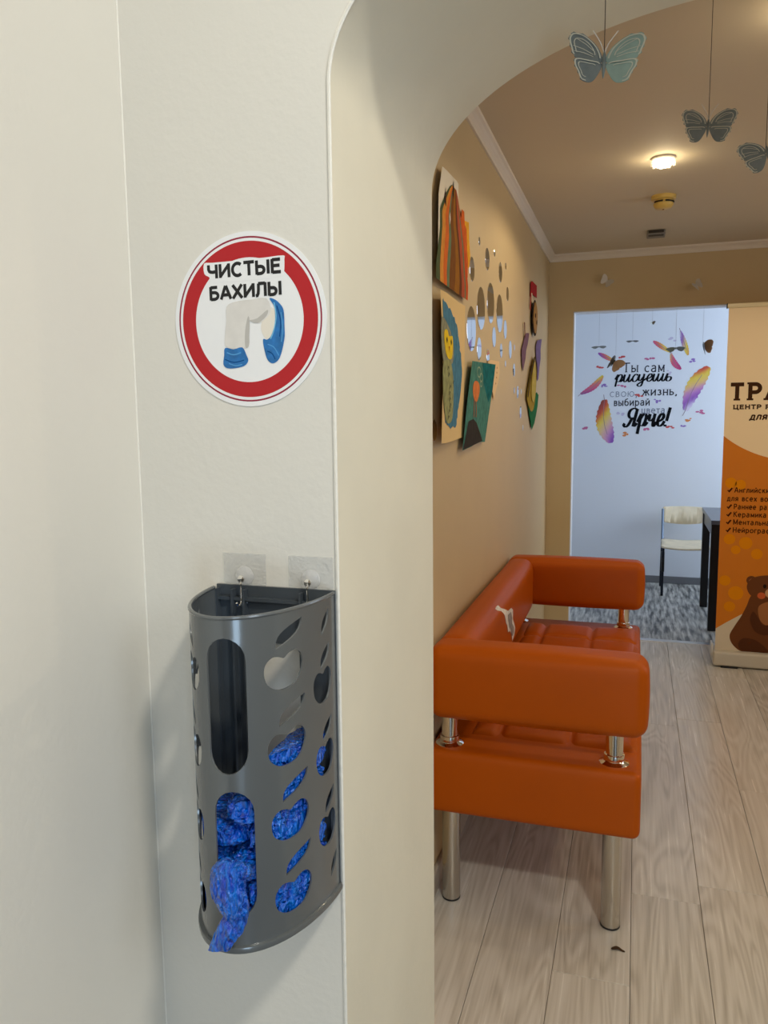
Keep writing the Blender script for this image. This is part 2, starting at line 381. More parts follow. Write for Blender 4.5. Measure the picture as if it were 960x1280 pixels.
def floor_grey():
    m = bpy.data.materials.new('grey_strip_laminate'); m.use_nodes = True; N, L = nt(m); p = N['Principled BSDF']
    tc = N.new('ShaderNodeTexCoord')
    mp = N.new('ShaderNodeMapping'); mp.inputs['Scale'].default_value = (42, 4.5, 1); L.new(tc.outputs['Object'], mp.inputs['Vector'])
    v = N.new('ShaderNodeTexNoise'); v.inputs['Scale'].default_value = 1.0; v.inputs['Detail'].default_value = 3; L.new(mp.outputs[0], v.inputs['Vector'])
    mp2 = N.new('ShaderNodeMapping'); mp2.inputs['Rotation'].default_value = (0, 0, PI / 2); L.new(tc.outputs['Object'], mp2.inputs['Vector'])
    br = N.new('ShaderNodeTexBrick'); br.inputs['Scale'].default_value = 1.0; br.inputs['Brick Width'].default_value = .55; br.inputs['Row Height'].default_value = .055
    br.inputs['Mortar Size'].default_value = .0012; br.offset_frequency = 2
    br.inputs['Color1'].default_value = (.22, .22, .22, 1); br.inputs['Color2'].default_value = (.72, .72, .72, 1); br.inputs['Mortar'].default_value = (.15, .15, .15, 1)
    L.new(mp2.outputs[0], br.inputs['Vector'])
    mx = N.new('ShaderNodeMath'); mx.operation = 'MULTIPLY_ADD'; mx.inputs[1].default_value = .42; L.new(br.outputs['Color'], mx.inputs[0])
    sc = N.new('ShaderNodeMath'); sc.operation = 'MULTIPLY_ADD'; sc.inputs[1].default_value = 1.9; sc.inputs[2].default_value = -.62; L.new(v.outputs['Fac'], sc.inputs[0]); L.new(sc.outputs[0], mx.inputs[2])
    r = N.new('ShaderNodeValToRGB'); e = r.color_ramp.elements
    e[0].position = .2; e[0].color = rgb(66, 68, 68); e[1].position = .85; e[1].color = rgb(206, 206, 200)
    L.new(mx.outputs[0], r.inputs['Fac']); L.new(r.outputs['Color'], p.inputs['Base Color']); p.inputs['Roughness'].default_value = .35
    return m
M_grey = floor_grey()
def crumple_blue():
    m = bpy.data.materials.new('blue_film'); m.use_nodes = True; N, L = nt(m); p = N['Principled BSDF']
    p.inputs['Base Color'].default_value = rgb(8, 74, 196); p.inputs['Roughness'].default_value = .22; p.inputs['Specular IOR Level'].default_value = .6; p.inputs['Coat Weight'].default_value = .7; p.inputs['Coat Roughness'].default_value = .05
    p.inputs['Subsurface Weight'].default_value = 0
    tc = N.new('ShaderNodeTexCoord')
    n = N.new('ShaderNodeTexNoise'); n.inputs['Scale'].default_value = 42; n.inputs['Detail'].default_value = 4; n.inputs['Distortion'].default_value = 2.2
    mp = N.new('ShaderNodeMapping'); mp.inputs['Scale'].default_value = (1.6, 1.6, .7); L.new(tc.outputs['Object'], mp.inputs['Vector']); L.new(mp.outputs[0], n.inputs['Vector'])
    v = N.new('ShaderNodeTexVoronoi'); v.feature = 'DISTANCE_TO_EDGE'; v.inputs['Scale'].default_value = 75; L.new(mp.outputs[0], v.inputs['Vector'])
    a = N.new('ShaderNodeMath'); a.operation = 'MULTIPLY_ADD'; a.inputs[1].default_value = .8; L.new(v.outputs['Distance'], a.inputs[0]); L.new(n.outputs['Fac'], a.inputs[2])
    b = N.new('ShaderNodeBump'); b.inputs['Strength'].default_value = 1.0; b.inputs['Distance'].default_value = .012; L.new(a.outputs[0], b.inputs['Height']); L.new(b.outputs['Normal'], p.inputs['Normal']); L.new(b.outputs['Normal'], p.inputs['Coat Normal'])
    r = N.new('ShaderNodeValToRGB'); e = r.color_ramp.elements; e[0].position = .3; e[0].color = rgb(0, 62, 196); e[1].position = .7; e[1].color = rgb(0, 126, 240)
    L.new(n.outputs['Fac'], r.inputs['Fac']); L.new(r.outputs['Color'], p.inputs['Base Color'])
    return m
M_blue = crumple_blue()
_flat = {}
def flat(r, g, b, rough=.85, var=.0):
    k = (r, g, b, rough, var)
    if k not in _flat: _flat[k] = mat('print_%d_%d_%d' % (r, g, b), rgb(r, g, b), rough, var=var, vscale=45, spec=.15 if rough > .6 else .5)
    return _flat[k]

# ================================================================ THE SETTING
XL, YB, HC = -0.56, 5.20, 2.455          # hall: left wall, back wall, ceiling
Y1, Y2 = 0.86, 1.317                     # thick wall with the arch
ZT = 3.0
# arch wall
JX, AR, ARZ, SPR = -0.337, 0.5, 0.24, 1.82
arch = [(JX + AR - AR * math.cos(PI * i / 72), SPR + ARZ * math.sin(PI * i / 72)) for i in range(73)]
outline = [(-.9, 0), (JX, 0)] + arch + [(JX + 2 * AR, 0), (2.6, 0), (2.6, ZT), (-.9, ZT)]
bm = fill2d([outline]); warp(bm, lambda a, b: (a, Y1, b)); thicken(bm, (0, Y2 - Y1, 0))
o = struct('wall_arch', bm, M_white, smooth=True)
o.data.materials.append(M_cream)
for p in o.data.polygons:                # the reveal of the opening is painted cream
    c = p.center
    if Y1 + .05 < c.y < Y2 - .05 and -0.5 < c.x < 0.75 and abs(p.normal.y) < .2 and c.z < 2.2: p.material_index = 1
bead = [(JX - .001, Y1 - .0005, 0.0)] + [(x - .001, Y1 - .0005, z) for x, z in arch] + [(JX + 2 * AR, Y1 - .0005, 0.0)]
struct('trim_1', tube(bead, .0024, 6), M_bead, smooth=True)
struct('trim_6', tube([(-.6095, Y1 - .0005, 0), (-.6095, Y1 - .0005, ZT)], .0012, 6), M_bead, smooth=True)
# entry room (where one stands)
struct('wall_entry_left', boxes(((-.75, -1.7, 0), (-.61, Y1 + .001, ZT))), M_white)
struct('wall_entry_back', boxes(((-.75, -1.84, 0), (.53, -1.7, ZT)), ((1.37, -1.84, 0), (2.04, -1.7, ZT)), ((.53, -1.84, 2.86), (1.37, -1.7, ZT)), ((.53, -1.84, 1.0), (1.37, -1.7, 2.04)), ((.53, -1.84, 0), (1.37, -1.7, .1))), M_taupe)
w = struct('door_1', boxes(((.53, -1.80, .1), (.57, -1.74, 1.0)), ((1.33, -1.80, .1), (1.37, -1.74, 1.0)), ((.57, -1.80, .1), (1.33, -1.74, .14)), ((.57, -1.80, .96), (1.33, -1.74, 1.0))), M_frame)
struct('pane', boxes(((.57, -1.773, .14), (1.33, -1.767, .96))), M_glass, w)
w = struct('window_4', boxes(((.53, -1.80, 2.04), (.58, -1.74, 2.86)), ((1.32, -1.80, 2.04), (1.37, -1.74, 2.86)), ((.58, -1.80, 2.04), (1.32, -1.74, 2.09)), ((.58, -1.80, 2.81), (1.32, -1.74, 2.86))), M_frame)
struct('pane', boxes(((.58, -1.773, 2.09), (1.32, -1.767, 2.81))), M_glass, w)
struct('wall_entry_right', boxes(((1.9, -1.7, 0), (2.04, -1.22, ZT)), ((1.9, .32, 0), (2.04, Y1, ZT)), ((1.9, -1.22, 2.82), (2.04, .32, ZT)), ((1.9, -1.22, 0), (2.04, .32, 2.02))), M_taupe)
struct('ceiling_entry', boxes(((-.75, -1.84, ZT), (2.6, Y2, ZT + .1))), M_ceil)
struct('floor_entry', boxes(((-.75, -1.84, -.1), (2.04, Y2 - .05, -.001))), M_tile)
w = struct('window_1', boxes(((1.93, -1.22, 2.02), (1.99, -1.17, 2.82)), ((1.93, .27, 2.02), (1.99, .32, 2.82)), ((1.93, -1.17, 2.02), (1.99, .27, 2.07)), ((1.93, -1.17, 2.77), (1.99, .27, 2.82)), ((1.93, -.475, 2.07), (1.99, -.425, 2.77))), M_frame)
struct('pane', boxes(((1.957, -1.17, 2.07), (1.963, -.475, 2.77))), M_glass, w); struct('pane', boxes(((1.957, -.425, 2.07), (1.963, .27, 2.77))), M_glass, w)
# hall
struct('wall_left', boxes(((-.9, Y2, 0), (XL, YB, HC))), M_tan)
struct('wall_right', boxes(((2.4, Y2, 0), (2.6, 2.5, HC)), ((2.4, 4.1, 0), (2.6, YB, HC)), ((2.4, 2.5, 0), (2.6, 4.1, 1.2)), ((2.4, 2.5, 2.1), (2.6, 4.1, HC))), M_tan)
w = struct('window_added', boxes(((2.44, 2.5, 1.2), (2.5, 2.56, 2.1)), ((2.44, 4.04, 1.2), (2.5, 4.1, 2.1)), ((2.44, 2.56, 1.2), (2.5, 4.04, 1.26)), ((2.44, 2.56, 2.04), (2.5, 4.04, 2.1)), ((2.44, 3.27, 1.26), (2.5, 3.33, 2.04))), M_frame)  # unseen window, added to go with the hall fill light
struct('pane', boxes(((2.467, 2.56, 1.26), (2.473, 3.27, 2.04))), M_glass, w); struct('pane', boxes(((2.467, 3.33, 1.26), (2.473, 4.04, 2.04))), M_glass, w)
struct('ceiling', boxes(((-.9, Y2, HC), (2.6, YB + .1, HC + .15))), M_ceil)
OX0, OX1, OZ, YB2 = -.405, .64, 2.10, 5.32
bm = boxes(((-.9, YB, 0), (OX0, YB2, HC)), ((OX1, YB, 0), (2.6, YB2, HC)), ((OX0, YB, OZ), (OX1, YB2, HC)))
struct('wall_back', bm, M_tan)
# white lining of the doorway
struct('trim_2', boxes(((OX0, YB + .002, 0), (OX0 + .006, YB2 + .002, OZ)), ((OX1 - .006, YB + .002, 0), (OX1, YB2 + .002, OZ)), ((OX0, YB + .002, OZ - .006), (OX1, YB2 + .002, OZ))), M_cool)
# cornices
def cornice(name, run, side):
    prof = [(0, 0), (.008, 0), (.010, .010), (.018, .020), (.028, .028), (.036, .032), (.038, .042), (0, .042)]
    bm = bmesh.new(); rings = []
    for end in run:
        rings.append([bm.verts.new(side(end, d, h)) for d, h in prof])
    for i in range(len(prof)):
        j = (i + 1) % len(prof); bm.faces.new((rings[0][i], rings[0][j], rings[1][j], rings[1][i]))
    bm.faces.new(rings[0][::-1]); bm.faces.new(rings[1]); bmesh.ops.recalc_face_normals(bm, faces=bm.faces[:])
    return struct(name, bm, M_corn)
cornice('trim_3', (Y2, YB), lambda e, d, h: (XL + d, e, HC - .042 + h))
cornice('trim_4', (XL, 2.4), lambda e, d, h: (e, YB - d, HC - .042 + h))
struct('baseboard_left', bevel_box((XL, Y2, 0), (XL + .014, YB, .075), .004), mat('taupe_baseboard', rgb(186, 174, 158), .45))
struct('trim_5', bevel_box((OX0, YB - .035, -.002), (OX1, YB + .015, .004), .002), M_alu)
# floor: planks laid along the hall
fl = struct('floor', boxes(((-.6, Y2 - .05, -.1), (2.4, YB, -.009))), M_screed)
PW, PL, PX = .1963, 1.40, .0205
joint = {0: 2.343, 1: 2.442, 2: 1.75, 3: 2.05, -1: 1.93, -2: 2.72, -3: 1.6}
cache = {}
for k in range(-3, 13):
    x0, x1 = max(PX + k * PW, XL + .002), min(PX + (k + 1) * PW, 2.398)
    if x1 - x0 < .02: continue
    y = joint.get(k, 1.5 + ((k * .37) % 1.0) * 1.3) - 2 * PL
    while y < YB:
        a, b = max(y, Y2 - .048), min(y + PL, YB - .002); y += PL
        if b - a < .02: continue
        key = (round(x1 - x0, 4), round(b - a, 4))
        if key not in cache:
            bm = bmesh.new(); W_, L_ = (x1 - x0) / 2 - .0006, (b - a) / 2 - .0006
            add_box(bm, (-W_, -L_, -.009), (W_, L_, 0))
            bmesh.ops.bevel(bm, geom=[e for e in bm.edges if all(v.co.z > -.001 for v in e.verts)], offset=.0012, segments=1, affect='EDGES')
            me = bpy.data.meshes.new('plank'); bm.to_mesh(me); bm.free(); me.materials.append(M_oak); cache[key] = me
        p = bpy.data.objects.new('plank', cache[key]); COL.objects.link(p); p.parent = fl
        p.location = ((x0 + x1) / 2, (a + b) / 2, random.uniform(-.0005, 0))
        p.rotation_euler = (random.uniform(-.0006, .0006), 0, 0)
# far room
YF = 7.03
struct('wall_far', boxes(((-1.4, YF, 0), (2.3, YF + .12, 2.6))), M_cool)
struct('wall_far_left', boxes(((-1.4, YB2, 0), (-1.28, YF, 2.6))), M_cool)
struct('wall_far_right', boxes(((2.2, YB2, 0), (2.32, 5.5, 2.6)), ((2.2, 6.8, 0), (2.32, YF, 2.6)), ((2.2, 5.5, 0), (2.32, 6.8, .8)), ((2.2, 5.5, 2.3), (2.32, 6.8, 2.6))), M_cool)
struct('wall_far_near', boxes(((-1.28, YB2 + .001, 0), (OX0 - .001, YB2 + .012, 2.6)), ((OX1 + .001, YB2 + .001, 0), (2.2, YB2 + .012, 2.6)), ((OX0 - .001, YB2 + .001, OZ + .001), (OX1 + .001, YB2 + .012, 2.6))), M_cool)
struct('ceiling_far', boxes(((-1.4, YB2, 2.6), (2.32, YF + .12, 2.7))), M_cool)
struct('floor_far', boxes(((-1.4, YB, -.1), (2.32, YF, 0))), M_grey)
struct('baseboard_far', bevel_box((-1.28, YF - .014, 0), (2.2, YF, .062), .004), M_greytrim)
w = struct('window_2', boxes(((2.24, 5.5, .8), (2.29, 5.56, 2.3)), ((2.24, 6.74, .8), (2.29, 6.8, 2.3)), ((2.24, 5.56, .8), (2.29, 6.74, .86)), ((2.24, 5.56, 2.24), (2.29, 6.74, 2.3)), ((2.24, 6.12, .86), (2.29, 6.18, 2.24))), M_frame)
struct('pane', boxes(((2.262, 5.56, .86), (2.268, 6.12, 2.24))), M_glass, w); struct('pane', boxes(((2.262, 6.18, .86), (2.268, 6.74, 2.24))), M_glass, w)

# ================================================================ SOFA
SY0, SY1, SX0, SX1 = 2.08, 3.655, -.553, .040
sofa = thing('sofa', 'orange leatherette sofa on steel legs against the tan wall', 'sofa', ((SX0 + SX1) / 2, (SY0 + SY1) / 2, 0))
seat = mesh_obj('seat', rbox((SX0, SY0, .308), (SX1 - .004, SY1, .498), .022, .004), M_leather, sofa)
# tufted cushion on the seat
cx0, cx1, cy0, cy1 = -.455, SX1 - .012, SY0 + .135, SY1 - .125
sx_s = [-.367, -.162]; sy_s = [cy0 + (cy1 - cy0) * k / 6 for k in range(1, 6)]
def cush(x, y):
    e = min(x - cx0, cx1 - x, y - cy0, cy1 - y); h = .030 * (1 - math.exp(-max(e, 0) / .014))
    g = min([abs(x - s) for s in sx_s] + [abs(y - s) for s in sy_s])
    return .490 + h - .013 * math.exp(-(g / .012) ** 2) - .006 * math.exp(-(g / .05))
bm = bmesh.new(); nx, ny = 90, 230; grid = []
for i in range(nx + 1):
    x = cx0 + (cx1 - cx0) * i / nx
    grid.append([bm.verts.new((x, cy0 + (cy1 - cy0) * j / ny, cush(x, cy0 + (cy1 - cy0) * j / ny))) for j in range(ny + 1)])
for i in range(nx):
    for j in range(ny): bm.faces.new((grid[i][j], grid[i+1][j], grid[i+1][j+1], grid[i][j+1]))
cu = mesh_obj('seat_cushion', bm, M_leather, sofa, angle=80); cu['label'] = 'tufted orange seat cushion with crossing seams'
AZ0, AZ1 = .588, .802
near = mesh_obj('armrest', rbox((SX0 + .002, SY0, AZ0), (.046, SY0 + .13, AZ1), .036, .006), M_leather, sofa)
far = mesh_obj('armrest', rbox((SX0 + .002, SY1 - .13, AZ0), (.046, SY1, AZ1), .036, .006), M_leather, sofa)
back = mesh_obj('backrest', rbox((SX0, SY0 + .10, AZ0 - .03), (-.432, SY1 - .10, AZ1 + .001), .046, .006, 14), M_leather, sofa)
for lx in (-.5, -.036):
    for ly, s in ((SY0 + .085, 1), (SY1 - .085, -1)):
        bm = add_lathe(bmesh.new(), [(.0255, 0), (.027, .003), (.027, .312)], (lx, ly, 0)); lg = mesh_obj('leg', bm, M_steel, sofa)
        mesh_obj('foot_cap', add_lathe(bmesh.new(), [(.0262, .0005), (.0275, .002), (.0275, .006), (.0262, .0075)], (lx, ly, 0)), M_blackm, lg)
        py = SY0 + .068 if s > 0 else SY1 - .068
        z0 = .494
        ps = mesh_obj('arm_post', add_lathe(bmesh.new(), [(.0235, z0), (.0235, AZ0 + .012)], (lx, py, 0)), M_chrome, sofa)
        mesh_obj('flange', add_lathe(bmesh.new(), [(.040, z0 - .001), (.041, z0 + .004), (.037, z0 + .007), (.030, z0 + .009), (.0275, z0 + .012), (.0285, z0 + .02), (.0275, z0 + .028), (.0235, z0 + .03)], (lx, py, 0)), M_chrome, ps)
# torn patch on the inside of the backrest, following its swelling face
def back_face(y, z):
    zc, h = (AZ0 - .03 + AZ1) / 2, (AZ1 - AZ0 + .03) / 2; yc, hy = (SY0 + SY1) / 2, (SY1 - SY0) / 2 - .10
    x = -.432 + .006 * (1 - ((z - zc) / h) ** 2) * (1 - ((y - yc) / hy) ** 2)
    d = z - (AZ1 - .046)
    if d > 0: x -= .046 - math.sqrt(max(0, .046 ** 2 - min(d, .0455) ** 2))
    return (x, y, z)
pw = [(2.595, .801), (2.625, .795), (2.66, .801), (2.66, .782), (2.71, .765), (2.76, .748), (2.83, .742), (2.87, .725), (2.865, .69), (2.90, .665), (2.93, .64), (2.915, .615), (2.87, .605), (2.84, .64), (2.80, .662), (2.75, .672), (2.735, .70), (2.71, .715), (2.685, .75), (2.645, .775), (2.61, .785)]
mesh_obj('torn_patch', warp(fill2d([pw], lin(2.6, 2.93, 14), lin(.605, .805, 14)), lambda a, b: tuple(Vector(back_face(a, b)) + Vector((.0012, 0, .0006)))), M_worn, sofa)['label'] = 'white torn patch with peeling film on backrest'
pg = [(2.75, .735), (2.82, .730), (2.845, .70), (2.84, .68), (2.885, .655), (2.90, .63), (2.86, .625), (2.82, .655), (2.775, .685), (2.755, .71)]
mesh_obj('torn_patch', warp(fill2d([pg], lin(2.7, 2.88, 8), lin(.61, .74, 8)), lambda a, b: tuple(Vector(back_face(a, b)) + Vector((.0022, 0, .001)))), M_worn_grey, sofa)

# ================================================================ SHOE COVER DISPENSER
CX, CA, CB, CY = -.421, .0795, .146, .856
DZ0, DZ1 = .866, 1.241
disp = thing('shoe_cover_dispenser', 'grey plastic dispenser with apple cut-outs holding blue shoe covers', 'dispenser', (CX, CY - .07, DZ0 - .01))
U = .002                                    # flat units per degree while the holes are cut
def shell(t, z, off=0.0):
    a = math.radians(t); n = Vector((math.sin(a) / CA, -math.cos(a) / CB, 0)).normalized()
    return Vector((CX + CA * math.sin(a), CY - CB * math.cos(a), z)) + n * off
def pill(t0, t1, z0, z1, n=10):
    c, h = (t0 + t1) / 2, (t1 - t0) / 2; rz = .026
    return [((c + h * math.cos(a)) * U, z1 - rz + rz * math.sin(a)) for a in [PI * i / n for i in range(n + 1)]] + \
           [((c + h * math.cos(a)) * U, z0 + rz + rz * math.sin(a)) for a in [PI + PI * i / n for i in range(n + 1)]]
APPLE = smooth_loop([(0,.34),(.12,.44),(.29,.49),(.44,.36),(.5,.1),(.44,-.18),(.28,-.42),(.05,-.5),(-.2,-.47),(-.42,-.28),(-.5,0),(-.46,.26),(-.3,.42),(-.12,.40)], 3)
LEAF = [(-.30 + .60 * t - .20 * math.sin(PI * t), -.5 + t + .06 * math.sin(PI * t)) for t in [k / 8 for k in range(8)]] + [(.30 - .60 * t + .17 * math.sin(PI * t), .5 - t - .05 * math.sin(PI * t)) for t in [k / 8 for k in range(8)]]
def apple(tc, zc, hw, mir=1): return [((tc + mir * x * 2 * hw) * U, zc + y * .0415) for x, y in APPLE]
def leaf(tc, zc, hw, mir=1): return [((tc + mir * x * 2 * hw) * U, zc + y * .029) for x, y in LEAF]
TA, TB = -86.0, 90.0
holes = [pill(-8, 22.5, 1.067, 1.219), pill(-5.5, 25, .900, 1.048)]
for k in range(4):
    zz = 1.174 - .0885 * k; tt = 47 + k * 1.0
    holes += [apple(tt, zz, 13), leaf(tt + 4, zz + .0405, 15)]
    holes += [apple(18 - tt, zz, 11, -1), leaf(18 - tt - 4, zz + .0405, 10, -1)]
for k in range(3):
    zz = 1.137 - .090 * k; tt = 76 + k
    holes += [apple(tt, zz, 8.2), leaf(tt + 2.5, zz + .035, 7.5)]
    holes += [apple(18 - tt, zz, 8, -1), leaf(18 - tt - 2, zz + .035, 6, -1)]
holes += [leaf(79, 1.212, 6), leaf(83.5, .905, 5.5), leaf(-63, 1.212, 6, -1), leaf(-64, .905, 6, -1)]
bm = fill2d([[(TA * U, DZ0), (TB * U, DZ0), (TB * U, DZ1), (TA * U, DZ1)]] + holes, lin(TA * U, TB * U, 64))
TH = .0022
bmesh.ops.recalc_face_normals(bm, faces=bm.faces[:])
r = bmesh.ops.extrude_face_region(bm, geom=bm.faces[:])
for v in [g for g in r['geom'] if isinstance(g, bmesh.types.BMVert)]: v.co.z = 1.0
for v in bm.verts: v.co = shell(v.co.x / U, v.co.y, -TH if v.co.z > .5 else 0)
bmesh.ops.recalc_face_normals(bm, faces=bm.faces[:])
body = mesh_obj('body', bm, M_plastic, disp, angle=35)
rimz = lambda t: DZ1
mesh_obj('top_rim', tube([shell(TA + (TB - TA) * i / 48, DZ1 - .0005, -TH / 2) for i in range(49)], .0024, 8), M_plastic, disp)
# back frame with an opening on the wall
bm = fill2d([[(CX - CA, DZ0), (CX + CA, DZ0), (CX + CA, DZ1 + .002), (CX - CA, DZ1 + .002)], [(-.456, .90), (-.386, .90), (-.386, 1.172), (-.456, 1.172)]])
warp(bm, lambda a, b: (a, CY + .003, b)); thicken(bm, (0, -.004, 0))
bp = mesh_obj('back_frame', bm, M_plasticd, disp, smooth=False)
for rx in (-.497, -.475, -.459, -.383, -.346):
    mesh_obj('rib', boxes(((rx - .0015, CY - .010, DZ0 + .004), (rx + .0015, CY - .001, DZ1 - .002))), M_plasticd, bp, smooth=False)
mesh_obj('rib', boxes(((-.497, CY - .008, DZ1 - .016), (-.345, CY - .001, DZ1 - .012))), M_plasticd, bp, smooth=False)
for hx in (-.463, -.376):                 # keyhole plugs
    mesh_obj('keyhole_rim', add_lathe(bmesh.new(), [(.006, 0), (.006, .002), (.004, .003)], (hx, CY - .001, 1.222), 'Y', 16), M_plastic, bp)
# base tray with a protruding lip
bm = bmesh.new(); lay = [(-.007, -.004), (-.007, .002), (-.0055, .0036), (-.001, .0040), (.0010, .0034), (.0018, .001)]
rings = [[bm.verts.new(shell(-90 + 180 * i / 48, DZ0 + dz, off)) for i in range(49)] for dz, off in lay]
for a, b in zip(rings, rings[1:]):
    for i in range(48): bm.faces.new((a[i], a[i+1], b[i+1], b[i]))
    bm.faces.new((a[48], a[0], b[0], b[48]))
bm.faces.new(rings[0][::-1]); bm.faces.new(rings[-1]); bmesh.ops.recalc_face_normals(bm, faces=bm.faces[:])
mesh_obj('base_tray', bm, M_plastic, disp)
# adhesive hooks
for hx, lab in ((-.4625, 'clear square adhesive hook over the left end of the grey dispenser'), (-.373, 'clear square adhesive hook over the dispenser beside the cream arch')):
    hk = thing('adhesive_hook', lab, 'hook', (hx, Y1, 1.252), 'clear adhesive hooks above the dispenser')
    mesh_obj('pad', bevel_box((hx - .0295, Y1 - .0012, 1.226), (hx + .0295, Y1 - .0001, 1.283), .0005, 1), M_clear, hk, smooth=False)
    kb = mesh_obj('knob', add_lathe(bmesh.new(), [(.0125, .001), (.0125, .003), (.010, .006), (.006, .0085), (.002, .0095)], (hx, Y1, 1.2545), 'Y', 24), M_clearb, hk)
    mesh_obj('knob_core', add_lathe(bmesh.new(), [(.0045, .0093), (.0045, .012), (.002, .013)], (hx, Y1, 1.2525), 'Y', 16), M_chrome, kb)
    mesh_obj('hook_pin', tube(smooth_path([(hx, Y1 - .010, 1.2525), (hx, Y1 - .012, 1.246), (hx, Y1 - .012, 1.228), (hx, Y1 - .014, 1.222), (hx, Y1 - .020, 1.220), (hx, Y1 - .024, 1.225)], 4), .0013, 8), M_chrome, hk)

# blue shoe covers: crumpled bundles pressed inside, one pulled out of the lower slot
def crumple(x0, x1, z0, z1, seed):
    """bundle filling the tray between x0..x1 and z0..z1"""
    bm = bmesh.new(); bmesh.ops.create_icosphere(bm, subdivisions=5, radius=1.0); sv = Vector((seed * 3.7, seed * 1.3, seed * 7.1))
    for v in bm.verts:
        d = v.co.normalized(); e = Vector([math.copysign(abs(c) ** .6, c) for c in d])
        rg = lambda f: 1 - 2 * abs(noise.noise(d * f + sv))
        k = .92 + .05 * rg(2.5) + .05 * rg(6) + .045 * rg(13) + .02 * rg(24)
        p = Vector(((x0 + x1) / 2 + e.x * k * (x1 - x0) / 2, CY - .074 + e.y * k * .066, (z0 + z1) / 2 + e.z * (k + .06 * rg(4)) * (z1 - z0) / 2))
        u, w_ = (p.x - CX) / CA, (p.y - CY) / CB; q = math.hypot(u, w_); lim = min(.95, .90 * (k + .06))
        if q > lim: u *= lim / q; w_ *= lim / q; p.x, p.y = CX + CA * u, CY + CB * w_
        p.y = min(p.y, CY - .012); p.z = max(z0, min(z1, p.z)); p.x = max(x0, min(x1, p.x)); v.co = p
    return bm
LV = [.874, .905, .938, .972, 1.004, 1.036]
for i in range(5):
    xm = CX + (-.012, .016, -.004, .020, -.008)[i]
    for h in (0, 1):
        if i == 4 and h == 0: continue          # the pile is lower on this side
        o = mesh_obj('shoe_cover', crumple(CX - CA * .95 if h == 0 else xm, xm if h == 0 else CX + CA * .95, LV[i], LV[i + 1], i * 2 + h + 1), M_blue, angle=30)
        tag(o, 'crumpled blue plastic shoe cover stuffed inside the grey dispenser', 'shoe cover', 'blue shoe covers inside the dispenser')
tag(mesh_obj('shoe_cover', crumple(CX + .034, CX + CA * .95, 1.036, 1.080, 40), M_blue, angle=30), 'crumpled blue shoe cover lying on top of the pile in the dispenser', 'shoe cover')
path = smooth_path([(-.396, .716, .952), (-.399, .705, .962), (-.404, .697, .966), (-.406, .693, .950), (-.401, .693, .932), (-.400, .695, .914), (-.408, .692, .896), (-.418, .690, .876)], 8)
rads = smooth_path([(.010,), (.015,), (.0175,), (.0185,), (.0165,), (.0125,), (.0130,), (.0135,)], 8)
bm = bmesh.new(); n_ = 64; rings = []
for k, (p, (r_,)) in enumerate(zip(path, rads)):
    a = Vector(path[max(0, k-1)]); b = Vector(path[min(len(path)-1, k+1)]); d = (b - a).normalized()
    u = (Vector((1, 0, 0)) - Vector((1, 0, 0)).dot(d) * d).normalized(); w_ = d.cross(u); ring = []
    for i in range(n_):
        th = 2 * PI * i / n_; cv = Vector((math.cos(th), math.sin(th), 0))
        rg = lambda f, kk, o_: 1 - 2 * abs(noise.noise(cv * f + Vector((0, 0, k * kk + o_))))
        f_ = 1 + .14 * noise.noise(cv * 1.5 + Vector((0, 0, k * .12))) + .09 * rg(3, .16, 9) + .06 * rg(7, .3, 3) + .03 * rg(12, .5, 5)
        tail = max(0, (k - 44) / 12.0)
        ring.append(bm.verts.new(Vector(p) + r_ * f_ * (math.cos(th) * u + math.sin(th) * (.62 - .36 * min(1, tail)) * w_) + Vector((0, 0, .010 * tail * math.cos(th) * 1.0))))
    rings.append(ring)
for a, b in zip(rings, rings[1:]):
    for i in range(n_): bm.faces.new((a[i], a[(i+1) % n_], b[(i+1) % n_], b[i]))
bm.faces.new(rings[0][::-1]); bm.faces.new(rings[-1]); bmesh.ops.recalc_face_normals(bm, faces=bm.faces[:])
tag(mesh_obj('shoe_cover', bm, M_blue, angle=30), 'blue plastic shoe cover hanging out of the lower dispenser slot', 'shoe cover')

# ================================================================ ROUND SIGN
SXc, SZc = -.446, 1.567
sign = thing('round_sign', 'round white sticker sign with red ring and blue shoe covers picture', 'sign', (SXc, Y1, SZc))
th_s = math.radians(1.0)
def on_sign(bm, layer):
    y = Y1 - .0011 - .0001 * layer
    for v in bm.verts:
        a, b, c = v.co; v.co = Vector((SXc + a * math.cos(th_s) - b * math.sin(th_s), y - c, SZc + a * math.sin(th_s) + b * math.cos(th_s)))
    return bm
bm = fill2d([ellipse(0, 0, .1005, .1025, 96)]); on_sign(bm, 0); thicken(bm, (0, .0010, 0)); mesh_obj('panel', bm, M_print_white, sign, smooth=False)
mesh_obj('outer_line', on_sign(fill2d([ellipse(0, 0, .0950, .0968, 96), ellipse(0, 0, .0930, .0948, 96)]), 1), M_print_crim, sign, smooth=False)
mesh_obj('red_ring', on_sign(fill2d([ellipse(0, 0, .0898, .0914, 96), ellipse(0, -.0005, .0716, .0730, 96)]), 1), M_print_red, sign, smooth=False)
mesh_obj('lettering_halo', on_sign(fill2d([smooth_loop([(-.0562,.0700),(-.045,.0702),(-.02,.0700),(.005,.0704),(.025,.0702),(.0485,.0706),(.0500,.066),(.0492,.0530),(.0478,.0480),(.03,.0460),(-.03,.0460),(-.0480,.0475),(-.0500,.0535),(-.0565,.0580)], 3)]), 2), M_print_white, sign, smooth=False)
mesh_obj('lettering', on_sign(lettering('ЧИСТЫЕ', -.0525, .0455, .0515, .0162, .24, gap=.05), 3), M_print_black, sign, smooth=False)
mesh_obj('lettering', on_sign(lettering('БАХИЛЫ', -.0510, .0450, .0262, .0158, .24, gap=.05), 3), M_print_black, sign, smooth=False)
